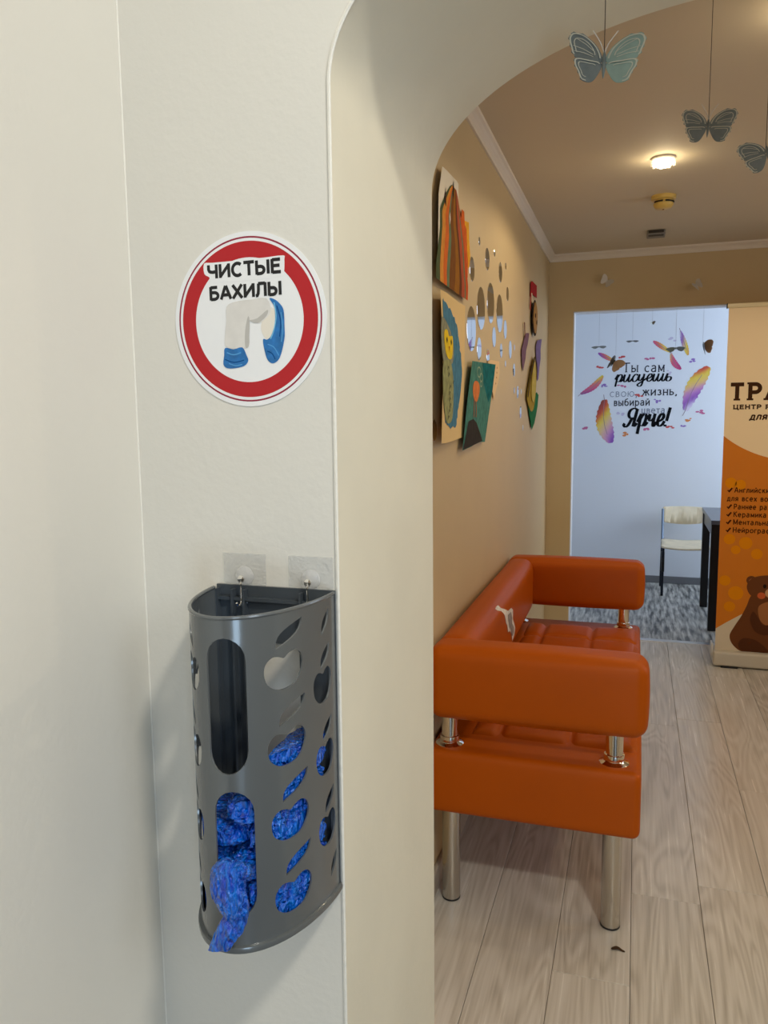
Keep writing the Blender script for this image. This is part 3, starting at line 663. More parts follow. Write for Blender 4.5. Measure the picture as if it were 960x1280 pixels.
def pic(name, pts, m_, lay, n=3): mesh_obj(name, on_sign(fill2d([smooth_loop(pts, n)]), lay), m_, sign, smooth=False)
pic('trouser_picture', [(-.0287,.0174),(-.0156,.0225),(.0051,.0234),(.0251,.0232),(.0296,.0077),(.0200,-.0020),(.0115,-.0048),(.0015,-.0010),(0,-.015),(-.0012,-.0313),(-.0126,-.0332),(-.0320,-.0302),(-.0327,-.0164),(-.0300,.000)], M_print_trouser, 4)
pic('trouser_fold_picture', [(-.0005,.004),(.0015,-.0015),(.0002,-.018),(-.0012,-.0305),(-.0060,-.031),(-.0050,-.012)], M_print_fold, 5)
pic('trouser_fold_picture', [(.0015,-.0008),(.0115,-.0046),(.024,.003),(.0255,.010),(.0115,.001)], M_print_fold, 5)
pic('shoe_picture', [(.0193,.0015),(.0284,.0122),(.0345,.0085),(.0330,-.006),(.0288,-.0208),(.0215,-.0232),(.0160,-.0120)], M_print_skin, 3)
pic('blue_cover_picture', [(-.0333,-.0313),(-.0220,-.0335),(-.0100,-.0318),(-.0050,-.0410),(-.0028,-.0480),(-.0082,-.0538),(-.0200,-.0560),(-.0317,-.0556),(-.0367,-.0506),(-.0350,-.040)], M_print_blue, 5)
pic('blue_cover_picture', [(.0288,.0228),(.0350,.0216),(.0415,.0165),(.0465,.0080),(.0468,-.0100),(.0460,-.0252),(.0391,-.0463),(.0301,-.0527),(.0227,-.0480),(.0190,-.0350),(.0182,-.0240),(.0235,-.0245),(.0290,-.0200),(.0345,-.0059),(.0348,.0119)], M_print_blue, 5, 4)

for c_, w_, pts in (((92,160,214), .0014, [(-.031,-.037),(-.022,-.040),(-.012,-.038)]), ((18,74,134), .0012, [(-.034,-.045),(-.022,-.049),(-.008,-.047)]), ((92,160,214), .0012, [(-.029,-.050),(-.020,-.053),(-.011,-.052)]), ((18,74,134), .0012, [(.038,.014),(.042,-.004),(.040,-.022)]), ((92,160,214), .0012, [(.043,.006),(.0445,-.012),(.042,-.028)]), ((92,160,214), .0012, [(.024,-.030),(.032,-.034),(.038,-.044)]), ((18,74,134), .0012, [(.023,-.038),(.029,-.041),(.033,-.048)]), ((120,190,226), .0013, [(.0345,.018),(.0365,.002),(.033,-.014),(.028,-.024)])):
    q = bmesh.new(); ribbon(q, smooth_path(pts, 4), w_); mesh_obj('cover_crease_picture', on_sign(q, 7), flat(*c_), sign, smooth=False)
# ================================================================ CEILING FITTINGS
def spotlight(x, y, label, energy):
    t = thing('ceiling_spotlight', label, 'lamp', (x, y, HC), 'recessed ceiling spotlights')
    mesh_obj('trim_ring', add_lathe(bmesh.new(), [(.040, HC - .0005), (.047, HC - .0005), (.047, HC - .005), (.043, HC - .009), (.034, HC - .010)][::-1], (x, y, 0)), M_corn, t)
    bm = bmesh.new()
    add_lathe(bm, [(.020, HC - .034), (.033, HC - .028), (.036, HC - .016), (.030, HC - .008)], (x, y, 0), n=8)
    mesh_obj('crystal', bm, mat('lit_crystal', (1.0, .86, .58, 1), .2, emis=26.0), t, smooth=False)
    for k in range(8):
        a = PI / 4 * k + .2
        mesh_obj('crystal_drop', boxes(((x + .042 * math.cos(a) - .005, y + .042 * math.sin(a) - .005, HC - .030), (x + .042 * math.cos(a) + .005, y + .042 * math.sin(a) + .005, HC - .010))), M_clearb, t, smooth=False)
    l = bpy.data.lights.new('spotlight_bulb', 'SPOT'); l.energy = energy; l.color = (1.0, .82, .56); l.shadow_soft_size = .03; l.spot_size = math.radians(165); l.spot_blend = .25
    lo = bpy.data.objects.new('spotlight_bulb', l); COL.objects.link(lo); lo.parent = t; lo.location = (0, 0, -.05)
    l = bpy.data.lights.new('spotlight_glow', 'POINT'); l.energy = .55; l.color = (1.0, .80, .50); l.shadow_soft_size = .025
    lo = bpy.data.objects.new('spotlight_glow', l); COL.objects.link(lo); lo.parent = t; lo.location = (0, 0, -.065)
    return t
spotlight(.07, 3.42, 'lit crystal spotlight on the ceiling beside the smoke detector', 14)
spotlight(.40, 2.30, 'lit crystal spotlight on the ceiling above the near sofa arm', 9)
spotlight(1.55, 3.42, 'lit crystal spotlight on the ceiling near the right wall', 14)
spotlight(1.75, 2.10, 'lit crystal spotlight on the ceiling behind the right arch pier', 14)
sm = thing('smoke_detector', 'yellowed round smoke detector on the ceiling', 'smoke detector', (.088, 4.0, HC))
mesh_obj('base', add_lathe(bmesh.new(), [(.050, HC - .020), (.055, HC - .016), (.056, HC - .0002)], (.088, 4.0, 0), n=40), M_yellowed, sm)
mesh_obj('chamber', add_lathe(bmesh.new(), [(.018, HC - .060), (.036, HC - .054), (.044, HC - .042), (.045, HC - .034), (.040, HC - .033), (.040, HC - .019)], (.088, 4.0, 0), n=40), M_yellowed, sm)
for a0, a1 in ((-150, -95), (-80, -40), (-30, 30), (60, 150)):
    mesh_obj('slot', tube([(.088 + .0452 * math.cos(math.radians(a0 + (a1-a0) * i / 10)), 4.0 + .0452 * math.sin(math.radians(a0 + (a1-a0) * i / 10)), HC - .029) for i in range(11)], .0035, 6), M_sensor_dark, sm)
mesh_obj('indicator', add_lathe(bmesh.new(), [(.004, HC - .062), (.005, HC - .058)], (.088, 3.995, 0), n=12), flat(120, 50, 20), sm)
vt = thing('ceiling_sensor', 'small grey rectangular box on the ceiling beyond the smoke detector', 'sensor', (.07, 4.75, HC))
mesh_obj('housing', bevel_box((.022, 4.69, HC - .022), (.118, 4.81, HC - .0002), .004), M_vent, vt)
mesh_obj('window', bevel_box((.030, 4.685, HC - .017), (.110, 4.692, HC - .003), .001), flat(70, 66, 58), vt)
mesh_obj('window', bevel_box((.030, 4.705, HC - .025), (.110, 4.740, HC - .021), .001), flat(96, 92, 82), vt)
# entry ceiling lamp (the light that throws the arch's shadow on the reveal)
el = thing('ceiling_lamp', 'round white ceiling lamp of the entry', 'lamp', (.80, -.20, ZT), None)
mesh_obj('base', add_lathe(bmesh.new(), [(.16, ZT - .03), (.17, ZT - .02), (.17, ZT)], (.80, -.20, 0), n=40), M_frame, el)
mesh_obj('diffuser', add_lathe(bmesh.new(), [(.10, ZT - .062), (.14, ZT - .05), (.155, ZT - .03)], (.80, -.20, 0), n=40), mat('lit_diffuser', (1, .93, .80, 1), .5, emis=6.0), el)
l = bpy.data.lights.new('entry_bulb', 'AREA'); l.shape = 'DISK'; l.size = .24; l.energy = 33; l.color = (1.0, .945, .83)
lo = bpy.data.objects.new('entry_bulb', l); COL.objects.link(lo); lo.parent = el; lo.location = (0, 0, -.075)

# ================================================================ MIRROR DOTS
DOTS = [(2.873,2.074,.015),(3.028,2.040,.041),(3.185,2.092,.015),(2.741,1.954,.041),(3.328,2.041,.041),(3.462,2.089,.015),(3.518,1.980,.031),(2.906,1.842,.077),(3.104,1.887,.077),(3.314,1.872,.077),(2.732,1.751,.077),(2.873,1.694,.041),(3.184,1.764,.041),(3.461,1.822,.041),(3.051,1.676,.030),(3.358,1.724,.031),(3.608,1.747,.041),(3.730,1.766,.015),(3.472,1.676,.015),(3.725,1.662,.031),(3.742,1.568,.015),(3.852,1.563,.030),(3.968,1.569,.015),(3.957,1.466,.030),(4.048,1.386,.015),(2.203,1.409,.030)]
dm = {}
for y, z, r_ in DOTS:
    size = 'large' if r_ > .05 else 'medium' if r_ > .035 else 'small' if r_ > .02 else 'tiny'
    if size not in dm:
        bm = add_lathe(bmesh.new(), [(r_, 0), (r_, .0012), (r_ - .0012, .002)], (0, 0, 0), 'X', 48 if r_ > .035 else 28)
        bmesh.ops.recalc_face_normals(bm, faces=bm.faces[:])
        me = bpy.data.meshes.new('mirror_dot'); bm.to_mesh(me); bm.free(); me.materials.append(M_mirror); dm[size] = me
    o = bpy.data.objects.new('mirror_dot', dm[size]); COL.objects.link(o); o.location = (XL + .0003, y, z)
    tag(o, size + ' round mirror sticker on the tan wall', 'mirror', size + ' mirror stickers on the tan wall')

# ================================================================ CHILDREN'S PICTURES ON THE WALL
def wall_art(name, label, cat, base):
    return thing(name, label, cat, (XL, base[0], base[1]))
def sheet(root, name, pts, m_, surf, lay, cuts=10, curl=4.2):
    ys = [p[0] for p in pts]; zs = [p[1] for p in pts]
    bm = fill2d([pts], lin(min(ys), max(ys), cuts), lin(min(zs), max(zs), cuts))
    warp(bm, lambda a, b: (XL + .0006 + surf(a, b) + lay * .0005, a - curl * surf(a, b), b))
    return mesh_obj(name, bm, m_, root, angle=60)
# striped autumn picture
s1 = lambda y, z: .012 + .03 * max(0, (2.45 - y)) ** 1.0 + .02 * max(0, 1.9 - z)
a1 = wall_art('painting', 'striped orange and green painting pinned highest on the tan wall', 'painting', (2.45, 1.83))
sheet(a1, 'paper', [(2.268,2.065),(2.312,2.150),(2.36,2.156),(2.444,2.163),(2.50,2.166),(2.523,2.164),(2.523,2.113),(2.60,2.02),(2.64,1.85),(2.25,1.84),(2.262,1.95)], M_paperw, s1, 0)
Lc = [(1.829, 2.234), (1.873, 2.234), (1.93, 2.262), (1.976, 2.282), (2.033, 2.283), (2.08, 2.340), (2.118, 2.392), (2.136, 2.43)]
Rc = [(1.829, 2.660), (1.873, 2.668), (1.944, 2.640), (1.99, 2.62), (2.033, 2.585), (2.08, 2.545), (2.118, 2.515), (2.136, 2.49)]
def ip(c, z):
    for (z0, y0), (z1, y1) in zip(c, c[1:]):
        if z <= z1: return y0 + (y1 - y0) * max(0, (z - z0)) / (z1 - z0)
    return c[-1][1]
cols = [(76,88,54),(214,142,52),(214,104,34),(104,120,88),(120,70,14),(150,96,14),(96,50,18),(176,78,48),(112,112,76),(196,76,22)]
fr = [0, .09, .2, .31, .39, .55, .68, .76, .87, .93, 1.0]
zs = [1.829 + (2.136 - 1.829) * i / 20 for i in range(21)]
def fy(f_, z): 
    l, r_ = ip(Lc, z), ip(Rc, z); wv = .018 * math.sin(f_ * 9 + z * 21) * (0 if f_ in (0, 1.0) else 1)
    return l + (r_ - l) * (f_ + wv)
for i, c in enumerate(cols):
    pts = [(fy(fr[i], z), z) for z in zs] + [(fy(fr[i+1], z), z) for z in reversed(zs)]
    bm = fill2d([pts]); warp(bm, lambda a, b: (XL + .0016 + s1(a, b), a - 4.2 * s1(a, b), b)); mesh_obj('paint_stripe', bm, flat(*c, var=.12), a1, smooth=False)
for c, pts in (((58,34,18), [(2.330,2.06),(2.345,2.105),(2.352,2.08),(2.350,2.05)]), ((58,34,18), [(2.43,2.11),(2.448,2.155),(2.455,2.13),(2.452,2.10)]), ((238,230,214), [(2.392,2.035),(2.402,2.05),(2.408,2.03),(2.398,2.012)])):
    sheet(a1, 'paint_mark', pts, flat(*c), s1, 4, 3)
s1b = lambda y, z: .006
sheet(a1, 'paper_flame', [(2.56,2.06),(2.575,2.108),(2.612,2.108),(2.622,2.07),(2.65,2.06),(2.66,1.99),(2.675,1.96),(2.668,1.91),(2.62,1.88),(2.58,1.95)], flat(206, 92, 20, var=.15), s1b, 0)
sheet(a1, 'paper_flame', [(2.62,2.085),(2.688,2.095),(2.695,2.04),(2.715,1.985),(2.69,1.945),(2.64,1.95)], flat(222, 160, 30, var=.15), lambda y, z: .003, 0)
# cat picture, its near edge standing off the wall
s2 = lambda y, z: .004 + .028 * (max(0, 2.62 - y) / .33) ** 1.6 + .010 * max(0, (1.45 - z) / .08) ** 1.5 * .5
a2 = wall_art('painting', 'blue painting of a yellow-faced cat on curling cream paper', 'painting', (2.45, 1.38))
q2 = [(2.289,1.798),(2.37,1.806),(2.631,1.813),(2.622,1.66),(2.61,1.52),(2.602,1.381),(2.45,1.374),(2.35,1.372),(2.298,1.374),(2.308,1.48),(2.320,1.58),(2.305,1.70)]
sheet(a2, 'paper', q2, flat(226, 196, 140), s2, 0, 14)
jag = []
random.seed(3)
edge = smooth_path([(2.315,1.775),(2.33,1.778),(2.40,1.765),(2.48,1.745),(2.52,1.70),(2.555,1.652),(2.575,1.60),(2.56,1.55),(2.53,1.49),(2.50,1.438),(2.45,1.412),(2.38,1.425),(2.335,1.43)], 4)
for y, z in edge: jag.append((y + random.uniform(-.008, .008), z + random.uniform(-.006, .006)))
jag += [(2.330,1.50),(2.335,1.60),(2.322,1.70)]
sheet(a2, 'blue_paint', jag, flat(72, 124, 150, var=.2), s2, 2, 14)
sheet(a2, 'cat_body', smooth_loop([(2.315,1.60),(2.40,1.615),(2.44,1.57),(2.445,1.50),(2.425,1.44),(2.36,1.43),(2.325,1.47),(2.31,1.53)]), flat(150, 152, 104, var=.3), s2, 4, 8)
sheet(a2, 'cat_fur', smooth_loop([(2.295,1.72),(2.34,1.725),(2.41,1.70),(2.45,1.66),(2.44,1.615),(2.38,1.60),(2.32,1.605),(2.295,1.65)]), flat(140, 140, 116, var=.3), s2, 3, 8)
sheet(a2, 'cat_face', smooth_loop([(2.325,1.690),(2.36,1.700),(2.385,1.685),(2.43,1.690),(2.435,1.655),(2.42,1.625),(2.385,1.618),(2.35,1.628),(2.328,1.655)]), flat(232, 198, 34, var=.1), s2, 5, 8)
for c, pts in (((30,28,20), [(2.347,1.672),(2.356,1.680),(2.362,1.670),(2.354,1.660)]), ((30,28,20), [(2.402,1.672),(2.410,1.680),(2.417,1.670),(2.409,1.660)]), ((190,110,30), [(2.375,1.655),(2.390,1.655),(2.383,1.640)])):
    sheet(a2, 'cat_feature', pts, flat(*c), s2, 7, 2)
for k in range(9):
    y0, z0 = 2.30 + random.uniform(0, .14), 1.44 + k * .018; bm = bmesh.new()
    ribbon(bm, [(y0, z0), (y0 + .012, z0 + .012), (y0 + .02, z0 + .006)], .003); warp(bm, lambda a, b: (XL + .0006 + s2(a, b) + .0032, a - 4.2 * s2(a, b), b)); mesh_obj('brush_mark', bm, flat(60, 66, 58), a2, smooth=False)
# teal volcano and balloon picture
s3 = lambda y, z: .014 + .012 * max(0, (2.95 - y)) 
a3 = wall_art('painting', 'teal painting of an orange balloon figure above a dark mountain', 'painting', (2.88, 1.34))
sheet(a3, 'paper', [(2.742,1.637),(2.97,1.645),(3.209,1.653),(3.15,1.56),(3.06,1.45),(2.985,1.352),(2.85,1.356),(2.73,1.345),(2.585,1.338),(2.66,1.50)], flat(70, 124, 112, var=.25), s3, 0, 12)
sheet(a3, 'dark_teal_wash', [(2.93,1.643),(3.204,1.651),(3.13,1.54),(3.05,1.50),(2.95,1.57)], flat(10, 98, 100, var=.3), s3, 1, 8)
sheet(a3, 'mountain', [(2.588,1.340),(2.625,1.375),(2.675,1.432),(2.76,1.440),(2.82,1.425),(2.89,1.385),(2.93,1.358),(2.73,1.347)], flat(52, 46, 40, var=.2), s3, 2, 8)
sheet(a3, 'balloon', smooth_loop([(2.76,1.560),(2.80,1.572),(2.86,1.565),(2.87,1.535),(2.82,1.500),(2.77,1.510),(2.75,1.535)]), flat(212, 124, 66, var=.15), s3, 2, 6)
for pts in ([(2.775,1.508),(2.772,1.475),(2.765,1.445)], [(2.80,1.505),(2.81,1.475),(2.805,1.445)]):
    bm = bmesh.new(); ribbon(bm, smooth_path(pts), .008); warp(bm, lambda a, b: (XL + .0006 + s3(a, b) + .0012, a - 4.2 * s3(a, b), b)); mesh_obj('balloon_string', bm, flat(176, 100, 62), a3, smooth=False)
for cy_, cz_, rr in ((2.86,1.605,.022), (2.90,1.588,.018), (2.90,1.565,.012)):
    bm = bmesh.new(); ribbon(bm, ellipse(cy_, cz_, rr * 1.5, rr * .8, 14) + [(cy_ + rr * 1.5, cz_)], .005); warp(bm, lambda a, b: (XL + .0006 + s3(a, b) + .0012, a - 4.2 * s3(a, b), b)); mesh_obj('smoke_curl', bm, flat(150, 170, 140), a3, smooth=False)
a4 = wall_art('paper_sheet', 'small cream paper with faint marks behind the teal painting', 'paper', (3.2, 1.52))
sheet(a4, 'paper', [(3.05,1.66),(3.12,1.668),(3.31,1.674),(3.325,1.63),(3.30,1.597),(3.24,1.555),(3.19,1.513),(3.17,1.53),(3.10,1.60)], flat(228, 196, 150), lambda y, z: .004, 0, 6)
for y, z in ((3.255,1.645),(3.25,1.625),(3.245,1.605),(3.225,1.58)): sheet(a4, 'ink_mark', ellipse(y, z, .008, .004, 8), flat(170, 120, 84), lambda y, z: .004, 2, 2)
# cut-outs in the far corner of the wall
def cutout(name, label, parts, cat='paper cut-out', group=None):
    ys = [p[0] for q in parts for p in q[1]]; zs = [p[1] for q in parts for p in q[1]]
    t = wall_art(name, label, cat, ((min(ys) + max(ys)) / 2, min(zs)))
    for pn, pts, c, off in parts:
        bm = fill2d([pts]); warp(bm, lambda a, b: (XL + .002 + off, a, b)); thicken(bm, (.0015, 0, 0)); mesh_obj(pn, bm, flat(*c, var=.15), t, smooth=False)
    return t
cutout('paper_figure', 'red paper cut-out with a round brown face on the tan wall', [
    ('red_flag', [(4.255,2.145),(4.30,2.158),(4.505,2.165),(4.511,2.098),(4.40,2.095),(4.30,2.09),(4.262,2.07),(4.258,2.00),(4.235,2.005)], (168,34,34), .004),
    ('strap', [(4.262,2.09),(4.30,2.095),(4.33,2.05),(4.30,2.045)], (226,206,176), .006),
    ('face', smooth_loop([(4.366,2.069),(4.45,2.045),(4.484,1.983),(4.455,1.91),(4.384,1.878),(4.31,1.90),(4.275,1.961),(4.30,2.03)]), (52,36,22), .012),
    ('face', smooth_loop([(4.366,2.057),(4.44,2.035),(4.468,1.983),(4.44,1.92),(4.384,1.893),(4.325,1.91),(4.295,1.961),(4.32,2.02)]), (172,128,72), .015),
    ('face_mark', ellipse(4.42, 1.955, .012, .012, 8), (60,36,20), .018), ('face_mark', ellipse(4.36, 1.985, .012, .012, 8), (60,36,20), .018)])
cutout('paper_feather', 'purple paper feather left of the round-faced cut-out', [
    ('quill', [(4.008,1.912),(4.03,1.912),(4.05,1.84),(4.03,1.84)], (110,60,50), .006),
    ('vane', [(4.05,1.845),(4.10,1.868),(4.215,1.878),(4.16,1.82),(4.10,1.78),(4.08,1.74),(4.03,1.70),(4.00,1.672),(3.96,1.70),(3.935,1.767),(3.98,1.80)], (124,92,112), .004)])
cutout('paper_feather', 'violet paper feather hung nearest the far corner', [
    ('vane', [(4.55,1.868),(4.62,1.878),(4.775,1.897),(4.72,1.83),(4.73,1.78),(4.68,1.73),(4.64,1.66),(4.58,1.645),(4.585,1.72),(4.52,1.78),(4.50,1.829)], (126,106,150), .004)])
cutout('paper_leaf', 'yellow paper bird with green tail on the tan wall', [
    ('body', smooth_loop([(4.394,1.768),(4.455,1.74),(4.505,1.68),(4.485,1.58),(4.42,1.50),(4.32,1.47),(4.22,1.49),(4.122,1.544),(4.20,1.63),(4.28,1.70)]), (170,140,40), .008),
    ('wing', smooth_loop([(4.37,1.735),(4.42,1.715),(4.45,1.65),(4.42,1.56),(4.34,1.52),(4.27,1.56),(4.29,1.65)]), (200,176,84), .013),
    ('outline', [(4.394,1.772),(4.39,1.755),(4.28,1.69),(4.20,1.62),(4.13,1.544),(4.11,1.544),(4.19,1.635),(4.27,1.71)], (70,52,20), .014),
    ('tail', [(4.40,1.52),(4.49,1.566),(4.55,1.580),(4.645,1.566),(4.60,1.50),(4.54,1.453),(4.46,1.405),(4.357,1.372),(4.25,1.45),(4.20,1.50),(4.30,1.47)], (28,110,58), .005)])

# ================================================================ FAR WALL DECAL
YD = YF - .0006
dec = thing('wall_decal', 'feather and script lettering decal on the white far wall', 'decal', (0.04, YF, 1.2))
def dtext(m_, *a, **k): mesh_obj('lettering', on_y(lettering(*a, **k), YD - .0008), m_, dec, smooth=False)
INK, INK2, INK3 = flat(44, 46, 56), flat(70, 76, 90), flat(120, 128, 146)
dtext(INK, 'Т', -.132, -.072, 1.806, .078, .12, serif=.10); dtext(INK, 'ы', -.062, -.005, 1.804, .078, .11, serif=.08)
dtext(INK, 'сам', .045, .205, 1.800, .078, .11, serif=.08)
dtext(flat(20, 22, 28), 'рисуешь', -.196, .268, 1.722, .090, .175, thin=.35, shear=.18, cursive=True)
dtext(INK3, 'свою', -.232, -.030, 1.597, .066, .07); dtext(INK3, ',', -.022, -.008, 1.597, .066, .12)
dtext(INK, 'жизнь', .033, .285, 1.606, .066, .13, serif=.08); dtext(INK, ',', .292, .312, 1.606, .066, .16)
dtext(INK, 'выбирай', -.196, .095, 1.522, .060, .13, serif=.07)
dtext(INK3, 'цвета', .030, .220, 1.456, .055, .12, serif=.06)
dtext(flat(16, 18, 22), 'Ярче!', -.110, .246, 1.345, .150, .17, thin=.35, shear=.2, cursive=True)
def feather(base, tip, width, stops, bend=0.0):
    """vane along base->tip coloured by printed bands"""
    B, T = Vector(base), Vector(tip); ax = T - B; n = Vector((-ax.y, ax.x)).normalized(); K = 26
    me_b = bmesh.new(); lay = me_b.loops.layers.color.new('print'); rows = []
    def colr(t, s):
        t = max(0, min(1, t + .10 * s)) * (len(stops) - 1); i = min(int(t), len(stops) - 2); f_ = t - i
        return tuple((stops[i][d] * (1 - f_) + stops[i+1][d] * f_) / 255 for d in range(3)) + (1,)
    for k in range(K + 1):
        t = k / K; wd = width * (math.sin(PI * min(1, t * .93 + .05)) ** .55) * (.7 + .3 * t) * (1 + .09 * math.sin(k * 2.3)); c = B + ax * t + n * bend * math.sin(PI * t)
        rows.append([me_b.verts.new((*(c + n * wd * s), 0)) for s in (-.5, -.25, 0, .25, .5)])
    for k in range(K):
        for j in range(4):
            f_ = me_b.faces.new((rows[k][j], rows[k+1][j], rows[k+1][j+1], rows[k][j+1]))
            for lp, (kk, jj) in zip(f_.loops, ((k, j), (k+1, j), (k+1, j+1), (k, j+1))): lp[lay] = colr(kk / K, (jj - 2) * .9)
    on_y(me_b, YD - .0004); o = mesh_obj('feather', me_b, M_feather, dec, smooth=False)
    q = bmesh.new(); ribbon(q, [tuple(B - ax * .12)] + [tuple(B + ax * t + n * bend * math.sin(PI * t)) for t in (0, .2, .4, .6, .8)], .004); on_y(q, YD - .0010); mesh_obj('quill', q, flat(150, 130, 140), o, smooth=False)
M_feather = mat('feather_print', (.8, .8, .8, 1), .6)
N_, L_ = nt(M_feather); ca = N_.new('ShaderNodeVertexColor'); ca.layer_name = 'print'; L_.new(ca.outputs['Color'], N_['Principled BSDF'].inputs['Base Color'])
PK, YE, PU, LI, RD = (206, 84, 130), (226, 200, 70), (138, 84, 178), (214, 206, 226), (200, 76, 60)
feather((-.275, 1.575), (-.215, 1.205), .155, [(150,70,60), RD, YE, (222,190,150), (206,150,190), PU], -.03)
feather((.378, 1.475), (.545, 1.832), .150, [LI, PU, (190,130,190), (226,190,110), YE, RD], .025)
feather((-.475, 1.628), (-.290, 1.780), .062, [(150,70,140), PK, (216,120,120), YE], -.02)
feather((-.195, 1.895), (-.335, 1.972), .042, [YE, (224,150,90), PK, PU])
feather((.245, 1.960), (.108, 2.055), .045, [YE, (226,190,90), (214,110,90), PK])
feather((.250, 1.945), (.332, 1.815), .055, [(226,180,110), (210,90,120), PK, (180,50,110)], -.015)
feather((.318, 2.130), (.385, 1.930), .05, [LI, PU, (200,170,150), YE, (216,160,80)], .0)
random.seed(11)
SPECK = [(.077,1.909,1),(.431,1.877,2),(-.313,1.848,3),(-.141,1.931,3),(-.138,1.686,1),(-.001,1.606,3),(.141,1.555,2),(-.289,1.697,2),(-.133,1.461,4),(-.420,1.343,1),(.067,1.328,1),(.273,1.338,3),(.351,1.344,2),(.415,1.399,5),(.496,1.460,1),(-.108,1.276,5),(.245,1.794,4),(.257,2.067,4)]
SC = {1: (196,110,150), 2: (150,120,190), 3: (206,90,90), 4: (196,190,214), 5: (214,140,90)}
for x, z, c in SPECK:
    q = bmesh.new()
    for k in range(4):
        a, d = random.uniform(0, 2*PI), random.uniform(.004, .03); pts = ellipse(x + d * math.cos(a) * 1.2, z + d * math.sin(a) * .6, random.uniform(.008, .017), random.uniform(.005, .010), 8, random.random())
        vv = [q.verts.new((px, pz, k * 2e-5)) for px, pz in pts]; q.faces.new(vv)
    on_y(q, YD - .0005); mesh_obj('paint_splash', q, flat(*SC[c]), dec, smooth=False)

# ================================================================ CHAIR AND TABLE IN THE FAR ROOM
ch = thing('school_chair', 'birch plywood school chair with dark steel frame by the far wall', 'chair', (.39, 6.6, 0))
mesh_obj('seat', warp(fill2d([smooth_loop([(.205,6.42),(.225,6.375),(.37,6.365),(.545,6.38),(.565,6.42),(.555,6.62),(.540,6.79),(.39,6.80),(.230,6.79),(.212,6.62)], 3)], lin(.2, .57, 8), lin(6.36, 6.8, 8)), lambda a, b: (a, b, .425 - .012 * math.sin(PI * (a - .2) / .37) + .010 * (b - 6.6))), M_birch, ch).modifiers.new('thickness', 'SOLIDIFY').thickness = .011
bm = fill2d([smooth_loop([(.235,.560),(.218,.61),(.225,.675),(.26,.684),(.39,.688),(.52,.684),(.548,.675),(.552,.61),(.535,.560),(.46,.545),(.39,.541),(.31,.545)], 3)], lin(.21, .56, 10)); warp(bm, lambda a, b: (a, 6.83 + .02 * math.sin(PI * (a - .215) / .34) + (b - .55) * .18, b))
mesh_obj('backrest', bm, M_birch, ch).modifiers.new('thickness', 'SOLIDIFY').thickness = .010
for lx in (.222, .548):
    mesh_obj('back_post', tube([(lx, 6.775, .40), (lx, 6.80, .46), (lx, 6.84, .60), (lx, 6.853, .665)], .010, 8), mat('blue_grey_steel', rgb(110, 128, 150), .35, .4), ch)
    mesh_obj('leg', tube([(lx, 6.52, .002), (lx, 6.50, .30), (lx, 6.46, .415)], .010, 8), M_framed, ch)
    mesh_obj('leg', tube([(lx, 6.90, .002), (lx, 6.82, .30), (lx, 6.77, .415)], .010, 8), M_framed, ch)
    mesh_obj('side_bracket', bevel_box((lx - .012, 6.485, .20), (lx + .012, 6.535, .36), .004), M_blackm, ch)
    mesh_obj('rail', tube([(lx, 6.45, .410), (lx, 6.78, .410)], .009, 8), M_framed, ch)
tb = thing('table', 'black-legged table with grey top in the far room', 'table', (.9, 5.92, 0))
mesh_obj('tabletop', bevel_box((.480, 5.50, .722), (1.35, 6.275, .750), .003), M_greytop, tb, smooth=False)
for a, b in (((.492, 5.53, .64), (.507, 6.25, .722)), ((.507, 6.235, .64), (1.33, 6.25, .722)), ((.507, 5.53, .64), (1.33, 5.545, .722))): mesh_obj('apron', boxes((a, b)), M_greytop, tb, smooth=False)
for lx in (.484, 1.292):
    for ly in (5.515, 6.205):
        mesh_obj('leg', bevel_box((lx, ly, .001), (lx + .052, ly + .052, .722), .003), M_blackm, tb, smooth=False)

# ================================================================ ROLL-UP BANNER
YN = 4.765
bn = thing('rollup_banner', 'cream and orange roll-up banner with a seated bear beside the doorway', 'banner', (.88, YN, 0))
BX0, BX1 = .462, 1.302
bs = mesh_obj('base', rbox((BX0 - .012, YN - .045, .006), (BX1 + .012, YN + .10, .092), .014), flat(206, 198, 182, .35), bn)
for fx in (BX0 + .03, BX1 - .12): mesh_obj('foot', bevel_box((fx, YN - .05, 0), (fx + .09, YN + .12, .008), .002), M_blackm, bs)
mesh_obj('end_cap', bevel_box((BX0 - .022, YN - .02, .05), (BX0 - .010, YN + .06, .13), .004), flat(214, 212, 206, .35), bs)
mesh_obj('support_pole', tube([(.88, YN + .04, .09), (.88, YN + .012, 2.03)], .008, 8), M_blackm, bn)
mesh_obj('top_bar', bevel_box((BX0 - .008, YN - .010, 2.022), (BX1 + .008, YN + .010, 2.046), .003), flat(230, 214, 172, .3), bn)
mesh_obj('bar_end', bevel_box((BX0 - .012, YN - .011, 2.020), (BX0 - .007, YN + .011, 2.048), .001), M_blackm, bn)
fab = mesh_obj('fabric', boxes(((BX0, YN - .0006, .09), (BX1, YN, 2.024))), flat(214, 122, 0, .5), bn, smooth=False)
def bprint(name, pts, c, lay, n=0, holes_=()):
    mesh_obj(name, on_y(fill2d([smooth_loop(pts, n) if n else pts] + list(holes_)), YN - .0008 - lay * .0004), flat(*c), fab, smooth=False)
cc, cr = (.84, 1.77), .585
arcp = [(x, cc[1] - math.sqrt(max(0, cr ** 2 - (x - cc[0]) ** 2))) for x in [BX0 + (BX1 - BX0) * i / 40 for i in range(41)]]
bprint('cream_field', arcp + [(BX1, 2.022), (BX0, 2.022)], (248, 224, 184), 0)
bprint('cream_hill', [(BX0, .092), (BX0, .216), (.52, .258), (.594, .308), (.70, .350), (.88, .365), (1.06, .35), (1.2, .30), (BX1, .22), (BX1, .092)], (222, 208, 184), 0)
